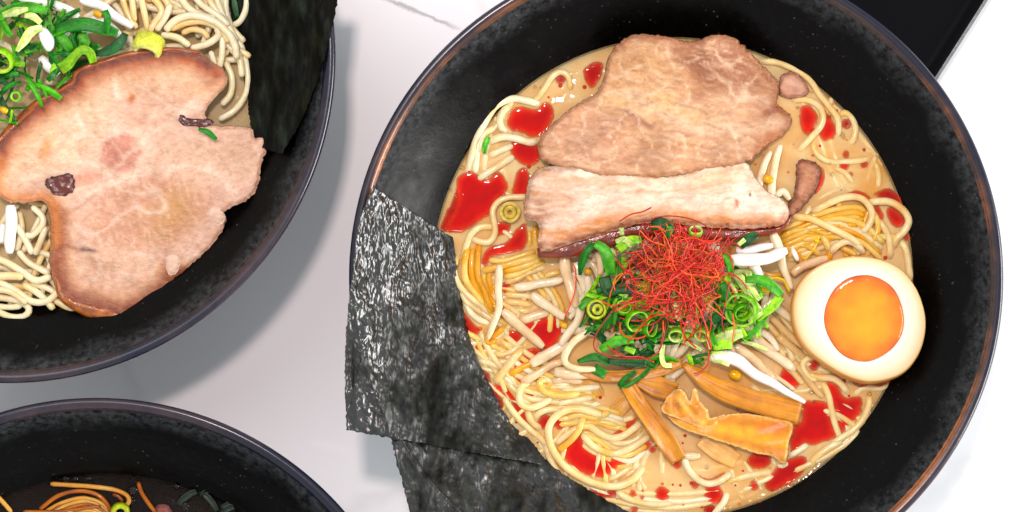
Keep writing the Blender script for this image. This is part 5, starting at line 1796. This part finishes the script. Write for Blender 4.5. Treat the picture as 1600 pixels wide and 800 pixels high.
# ------------------------------------------------------------------ pale noodle bowl
GL = "noodle strands in the pale broth bowl"
cluster('lt', GL, "noodle", "above the large pork slice", "black nori", (420, 80))
cluster('lb', GL, "noodle", "spilling below the large pork slice", "pork slice", (150, 400))
cluster('ld', GL, "noodle", "packed in the pale bowl", "black nori", (420, 80))
Z = 5.0
for pts, w, z, t in (
    ([(385, -14), (386, 2), (383, 18), (375, 33), (364, 40)], 12, 4, 'l'), ([(352, -10), (354, 22), (363, 44), (377, 73), (386, 106), (387, 136), (378, 158), (363, 175), (342, 187)], 12, 3, 'l'),
    ([(258, 48), (275, 31), (303, 24), (334, 33), (356, 51), (367, 70), (370, 92)], 14, 7, 'l'), ([(266, 46), (290, 36), (318, 34), (344, 46), (358, 66)], 12, 6, 'p'),
    ([(298, 76), (325, 68), (341, 55), (338, 42)], 13, 6.2, 'l'), ([(252, 54), (277, 59), (296, 72)], 13, 6.6, 'l'), ([(348, 56), (347, 84), (342, 108)], 12, 5.4, 'l'), ([(329, 80), (336, 104)], 12, 5.2, 'l'),
    ([(219, -12), (224, 14), (229, 36), (232, 50)], 12, 6.4, 'p'), ([(205, -12), (208, 14), (210, 34)], 12, 6.2, 'p'), ([(236, -8), (253, 16), (243, 33), (233, 50)], 12, 6.8, 'p'), ([(266, 6), (258, 28), (244, 48)], 12, 7, 'l'),
    ([(279, -10), (292, 10), (310, 22), (336, 30)], 13, 6.6, 'l'), ([(300, -10), (316, 8), (340, 24), (358, 40)], 12, 6.2, 'l'), ([(322, -10), (336, 14), (356, 40), (370, 64)], 12, 5.6, 'l'), ([(250, -10), (262, 6), (264, 24)], 12, 6.4, 'p'),
    ([(190, -8), (196, 12), (204, 30), (214, 44)], 12, 6, 'p'), ([(336, -10), (346, 20), (360, 50), (374, 90), (378, 120)], 12, 4.6, 'l'), ([(284, 52), (300, 46), (318, 50), (326, 60)], 11, 5.4, 'p'), ([(352, 96), (362, 120), (360, 146), (346, 164)], 12, 3.6, 'l')):
    noodle('lt', pts, w, z, t)
for pts, w, z, t in (
    ([(24, 350), (40, 375), (51, 397)], 13, 5, 'l'), ([(50, 322), (66, 338), (66, 352), (50, 368), (40, 366)], 12, 5.4, 'l'), ([(72, 354), (62, 380), (54, 398)], 12, 4.8, 'l'), ([(28, 392), (46, 411), (78, 428)], 12, 4.2, 'l'),
    ([(-10, 402), (10, 410), (32, 423), (56, 438), (80, 432)], 13, 5.2, 'w'), ([(-10, 436), (24, 454), (50, 471), (74, 470), (94, 453)], 13, 4.8, 'w'), ([(-10, 463), (28, 470), (45, 482), (38, 494), (16, 495), (-10, 484)], 13, 3.8, 'w'),
    ([(-10, 432), (12, 431), (36, 432)], 15, 6.2, 'w'), ([(36, 444), (62, 460), (84, 483)], 13, 4.4, 'w'), ([(84, 468), (106, 480), (134, 488)], 13, 3.6, 'w'), ([(-10, 452), (16, 456), (42, 474)], 12, 5.4, 'w'),
    ([(48, 443), (76, 451), (90, 462)], 12, 3.6, 'w'), ([(30, 330), (34, 360), (26, 392)], 12, 3.6, 'l'), ([(-8, 478), (14, 480), (34, 478)], 11, 3.6, 'w')):
    noodle('lb', pts, w, z, t)
rng = random.Random(9)
deep(270, 60, 40, 115, 95, (1.0, 4.4), 'ld', tint=['p', 'l', 'l'], ln=(70, 160))
deep(50, 395, 30, 80, 85, (1.0, 3.6), 'ld', tint=['p', 'l', 'w'], ln=(60, 140))
deep(130, 40, 22, 130, 90, (1.0, 4.4), 'ld', tint=['p', 'l'], ln=(60, 140))
cluster('sp', "bean sprouts in the pale broth bowl", "bean sprout", "in the pale bowl", "black nori", (420, 80))
for pts, w, z in (([(30, -6), (60, 2), (82, 8), (104, 16), (122, 28)], 18, 9), ([(126, -2), (160, 13), (182, 26), (206, 44)], 16, 8.6), ([(16, 320), (15, 360), (14, 396)], 20, 6.8), ([(140, 30), (170, 40), (192, 60)], 15, 7),
                  ([(96, 60), (120, 50), (146, 46)], 15, 7), ([(64, 88), (78, 104), (92, 116)], 18, 10), ([(4, 350), (3, 380)], 12, 6)):
    sprout('sp', pts, w, z, SPROUT_WHITE)
# scallions of the pale bowl
GH = "scallion pieces on the pale noodles"
cluster('h', GH, "scallion", "in the pale bowl", "black nori", (420, 80))
cluster('hf', GH, "scallion", "by the large pork", "black nori", (420, 80))
leaf('h', [(86, 48, 14), (110, 40, 15), (134, 38, 15.5), (160, 44, 15), (184, 52, 13)], [12, 20, 22, 20, 12], 1)
leaf('h', [(164, 16, 16), (168, 30, 16.5), (164, 52, 15)], [10, 12, 10], 1)
leaf('h', [(90, 50, 13.6), (100, 64, 14), (112, 80, 13)], [14, 18, 12], 0)
leaf('h', [(128, 52, 14.4), (132, 66, 14.6), (128, 78, 13.6)], [14, 18, 12], 0)
leaf('h', [(196, 52, 12), (188, 66, 12.6), (172, 78, 12.4), (150, 84, 12)], [10, 18, 16, 8], 2)
leaf('h', [(94, 108, 14), (106, 100, 15), (116, 88, 16), (128, 78, 16.5), (140, 82, 16), (146, 98, 14)], [18, 18, 14, 14, 14, 12], 3, curl=.4)
leaf('h', [(74, 18, 15), (52, 12, 16), (26, 14, 15), (-6, 26, 14)], [10, 18, 20, 16], 0)
leaf('h', [(44, 14, 16.5), (24, 18, 17), (4, 24, 16)], [6, 14, 8], 4)
leaf('h', [(66, 42, 17), (48, 50, 17), (38, 64, 16.6), (26, 80, 15)], [8, 16, 14, 6], 4)
leaf('h', [(38, 24, 16), (52, 26, 16.5), (64, 36, 16)], [8, 12, 8], 4)
o = slab("scallion_sliver", [(64, 42), (74, 46), (84, 62), (82, 76), (74, 80), (64, 66), (60, 52)], lambda x, y: BZ + 17 + .05 * (x - 70), .8, painter((240, 244, 238), []), M_SPROUT, grid=4, jitter=.6, rnd=5, rnd_h=.8)
wait('h', o, "bright white stub of scallion", (72, 60))
for cx, cy, z, ro, ri, h, tilt, o_, i_, word in ((4, 92, 14, 20, 15, 3, 30, (130, 200, 30), (214, 232, 120), "lime green ring"), (236, 60, 9.5, 24, 13, 5.5, 68, (212, 216, 96), (230, 232, 170), "fat yellow-green stub"),
                                                 (26, 150, 14, 9, 5, 2, 10, (90, 170, 40), (170, 210, 90), "tiny green ring")):
    wait('h', ring(cx, cy, z, ro, ri, h, tilt, o_, i_, rot=-15), f"{word} of scallion", (cx, cy))
leaf('h', [(310, 202, 13.2 - 0.6), (324, 206, 13), (338, 218, 12.4)], [5, 10, 7], 1, word="lone green")
for i in range(130):
    while True:
        x, y = rng.uniform(-40, 150), rng.uniform(-20, 200)
        if y < 205 - x * .72 and (x < 110 or y > 30):
            break
    h = rng.uniform(0, 6.28); L = rng.uniform(18, 54); k = rng.uniform(-.3, .3)
    zz = rng.uniform(8.5, 14.5)
    pts = []
    for s in (-.5, -.17, .17, .5):
        d = s * L
        pts.append((x + d * math.cos(h) - k * d * d / 40 * math.sin(h), y + d * math.sin(h) + k * d * d / 40 * math.cos(h), zz + rng.uniform(-1, 1)))
    leaf('hf', pts, rng.uniform(4, 13), rng.choice((0, 1, 1, 2, 2, 0, 3)), curl=rng.uniform(-.4, .6), twist=[rng.uniform(-60, 60), rng.uniform(-60, 60)])
leaf('h', [(366, -8, 2.0), (370, 10, 2.2), (372, 28, 1.8)], [10, 16, 8], 2, word="dark green half-hidden")

# ------------------------------------------------------------------ black soy broth bowl
NOODLE_TINT['q'] = ((206, 160, 92), (180, 110, 44), .35)
TINT_WORD['q'] = 'tan'
cluster('s', "noodle strands in the black soy broth", "noodle", "in black soy broth", "scallion", (186, 796))
for pts, w, z, t in (
    ([(79, 756), (112, 758), (142, 760), (178, 765), (198, 774), (201, 785), (190, 794)], 8.5, 1.2, 'q'), ([(62, 796), (90, 775), (122, 767), (150, 772), (168, 788), (174, 806)], 8, 1.0, 'b'),
    ([(84, 797), (105, 784), (134, 776)], 8, .6, 'b'), ([(36, 800), (84, 800), (122, 796), (158, 791)], 8.5, 1.0, 'b'), ([(216, 753), (221, 769), (234, 789), (246, 804)], 8, .9, 'b'), ([(-6, 774), (4, 784), (18, 800)], 8.5, 1.0, 'q'),
    ([(60, 806), (110, 812), (160, 808)], 8.5, .8, 'b'), ([(70, 822), (120, 824), (170, 818), (210, 812)], 8.5, .8, 'q'), ([(192, 784), (186, 776), (176, 772)], 8, .7, 'b')):
    noodle('s', pts, w, z, t)
for i in range(5):
    noodle('s', [(70 + i * 7, 800 + i * 3), (96 + i * 6, 786 + i * 4), (128 + i * 4, 778 + i * 5), (158, 786 + i * 5), (176 - i * 3, 806)], 7.5, .6 + .15 * i, 'qqb'[i % 3])
o = ring(188, 797, 1.6, 15, 7, 2.0, 25, (150, 170, 40), (206, 206, 90), rot=20)
tag(o, "yellow-green scallion ring floating in the black soy broth", "scallion")
o = slab("pork_scrap", [(242, 792), (258, 788), (268, 798), (270, 812), (250, 816), (240, 804)], lambda x, y: BZ + 1.6 + .6 * nz(x / 9, y / 9, 2), 2, painter((130, 46, 18), [('e', 6, (80, 26, 10), .7, None, 0)], 4, 9), M_MEAT, grid=4, jitter=1.5, rnd=5)
tag(o, "red-brown scrap of meat at the edge of the black soy broth", "meat scrap")
cluster('w', "dark seaweed shreds in the black soy broth", "seaweed shred", "in black soy broth", "scallion", (186, 796))
for i in range(6):
    x, y = rng.uniform(280, 380), rng.uniform(745, 810)
    h = rng.uniform(0, 6.28)
    leaf('w', [(x + d * math.cos(h), y + d * math.sin(h) + d * d / 90, .5 + rng.uniform(-.1, .3)) for d in (-18, -6, 6, 18)], rng.uniform(5, 12), 5, word="near-black seaweed like a")  # seaweed shreds, built by the scallion leaf function and carrying its object name

# ------------------------------------------------------------------ bubbles
def bubbles():
    k = NT("broth_bubble"); k.set(Roughness=0.04)
    k.b.inputs['Base Color'].default_value = (0.9, 0.85, 0.75, 1)
    k.b.inputs['Transmission Weight'].default_value = 1.0
    k.b.inputs['IOR'].default_value = 1.33
    r2 = random.Random(3)
    spots = [(722, 262, 4), (704, 296, 3), (713, 515, 3), (716, 522, 3.5), (720, 520, 2.5), (754, 593, 3), (836, 136, 3), (846, 138, 2.5), (1316, 210, 4), (1318, 215, 3), (1297, 254, 4), (1300, 272, 4), (1418, 300, 2.5), (1370, 244, 3), (1425, 372, 3),
             (1268, 613, 5), (1272, 628, 3), (1358, 616, 4), (1246, 168, 3), (1296, 182, 3), (1104, 730, 4), (926, 698, 4), (920, 775, 4), (945, 781, 3), (1229, 554, 3), (1246, 573, 3), (780, 540, 3), (205, 778, 3), (207, 783, 4), (118, 748, 5), (102, 748, 6), (138, 748, 5), (208, 766, 9), (276, 760, 5), (290, 790, 8)]
    V, F = [], []
    for x, y, r in spots:
        b = len(V)
        n = 12
        for j, (cr, ch) in enumerate(((1, 0), (.92, .4), (.7, .72), (.38, .93))):
            for q in range(n):
                a = 6.2832 * q / n
                V.append(P(x + r * cr * math.cos(a), y + r * cr * math.sin(a), BZ + .15 + r * .2 * ch * .8))
        V.append(P(x, y, BZ + .15 + r * .2 * .8))
        for j in range(3):
            for q in range(n):
                q2 = (q + 1) % n
                F.append((b + j * n + q2, b + j * n + q, b + (j + 1) * n + q, b + (j + 1) * n + q2))
        for q in range(n):
            F.append((b + 3 * n + (q + 1) % n, b + 3 * n + q, b + 4 * n))
    o = mk("broth_foam", V, F, k.m)
    tag(o, "tiny clear bubbles scattered along the edge of the broth", "bubbles", kind="stuff")


bubbles()


def spatter():
    r3 = random.Random(21)
    V, F, C = [], [], []
    n = 10
    for _ in range(260):
        a = r3.uniform(0, 6.28); q = math.sqrt(r3.uniform(.25, .985))
        x, y = 1057 + 368 * q * math.cos(a), 436 + 368 * q * math.sin(a)
        r = r3.choice((1.2, 1.6, 2, 2.4, 3, 3.6))
        c = r3.choice(((190, 40, 8), (214, 96, 20), (222, 130, 40), (200, 20, 6)))
        b = len(V)
        for rr, h in ((1, -.05), (.8, .12), (.4, .2)):
            for k in range(n):
                t = 6.2832 * k / n
                V.append(P(x + r * rr * math.cos(t), y + r * rr * math.sin(t), BZ + .12 + h)); C.append((*lin(c), .35 if rr == 1 else .8))
        for j in range(2):
            for k in range(n):
                k2 = (k + 1) % n
                F.append((b + j * n + k2, b + j * n + k, b + (j + 1) * n + k, b + (j + 1) * n + k2))
        F.append(tuple(reversed(range(b + 2 * n, b + 3 * n))))
    o = mk("oil_spatter", V, F, M_OIL, None, C)
    tag(o, "fine orange specks of oil scattered over the creamy broth", "oil specks", kind="stuff")


spatter()
label_all()
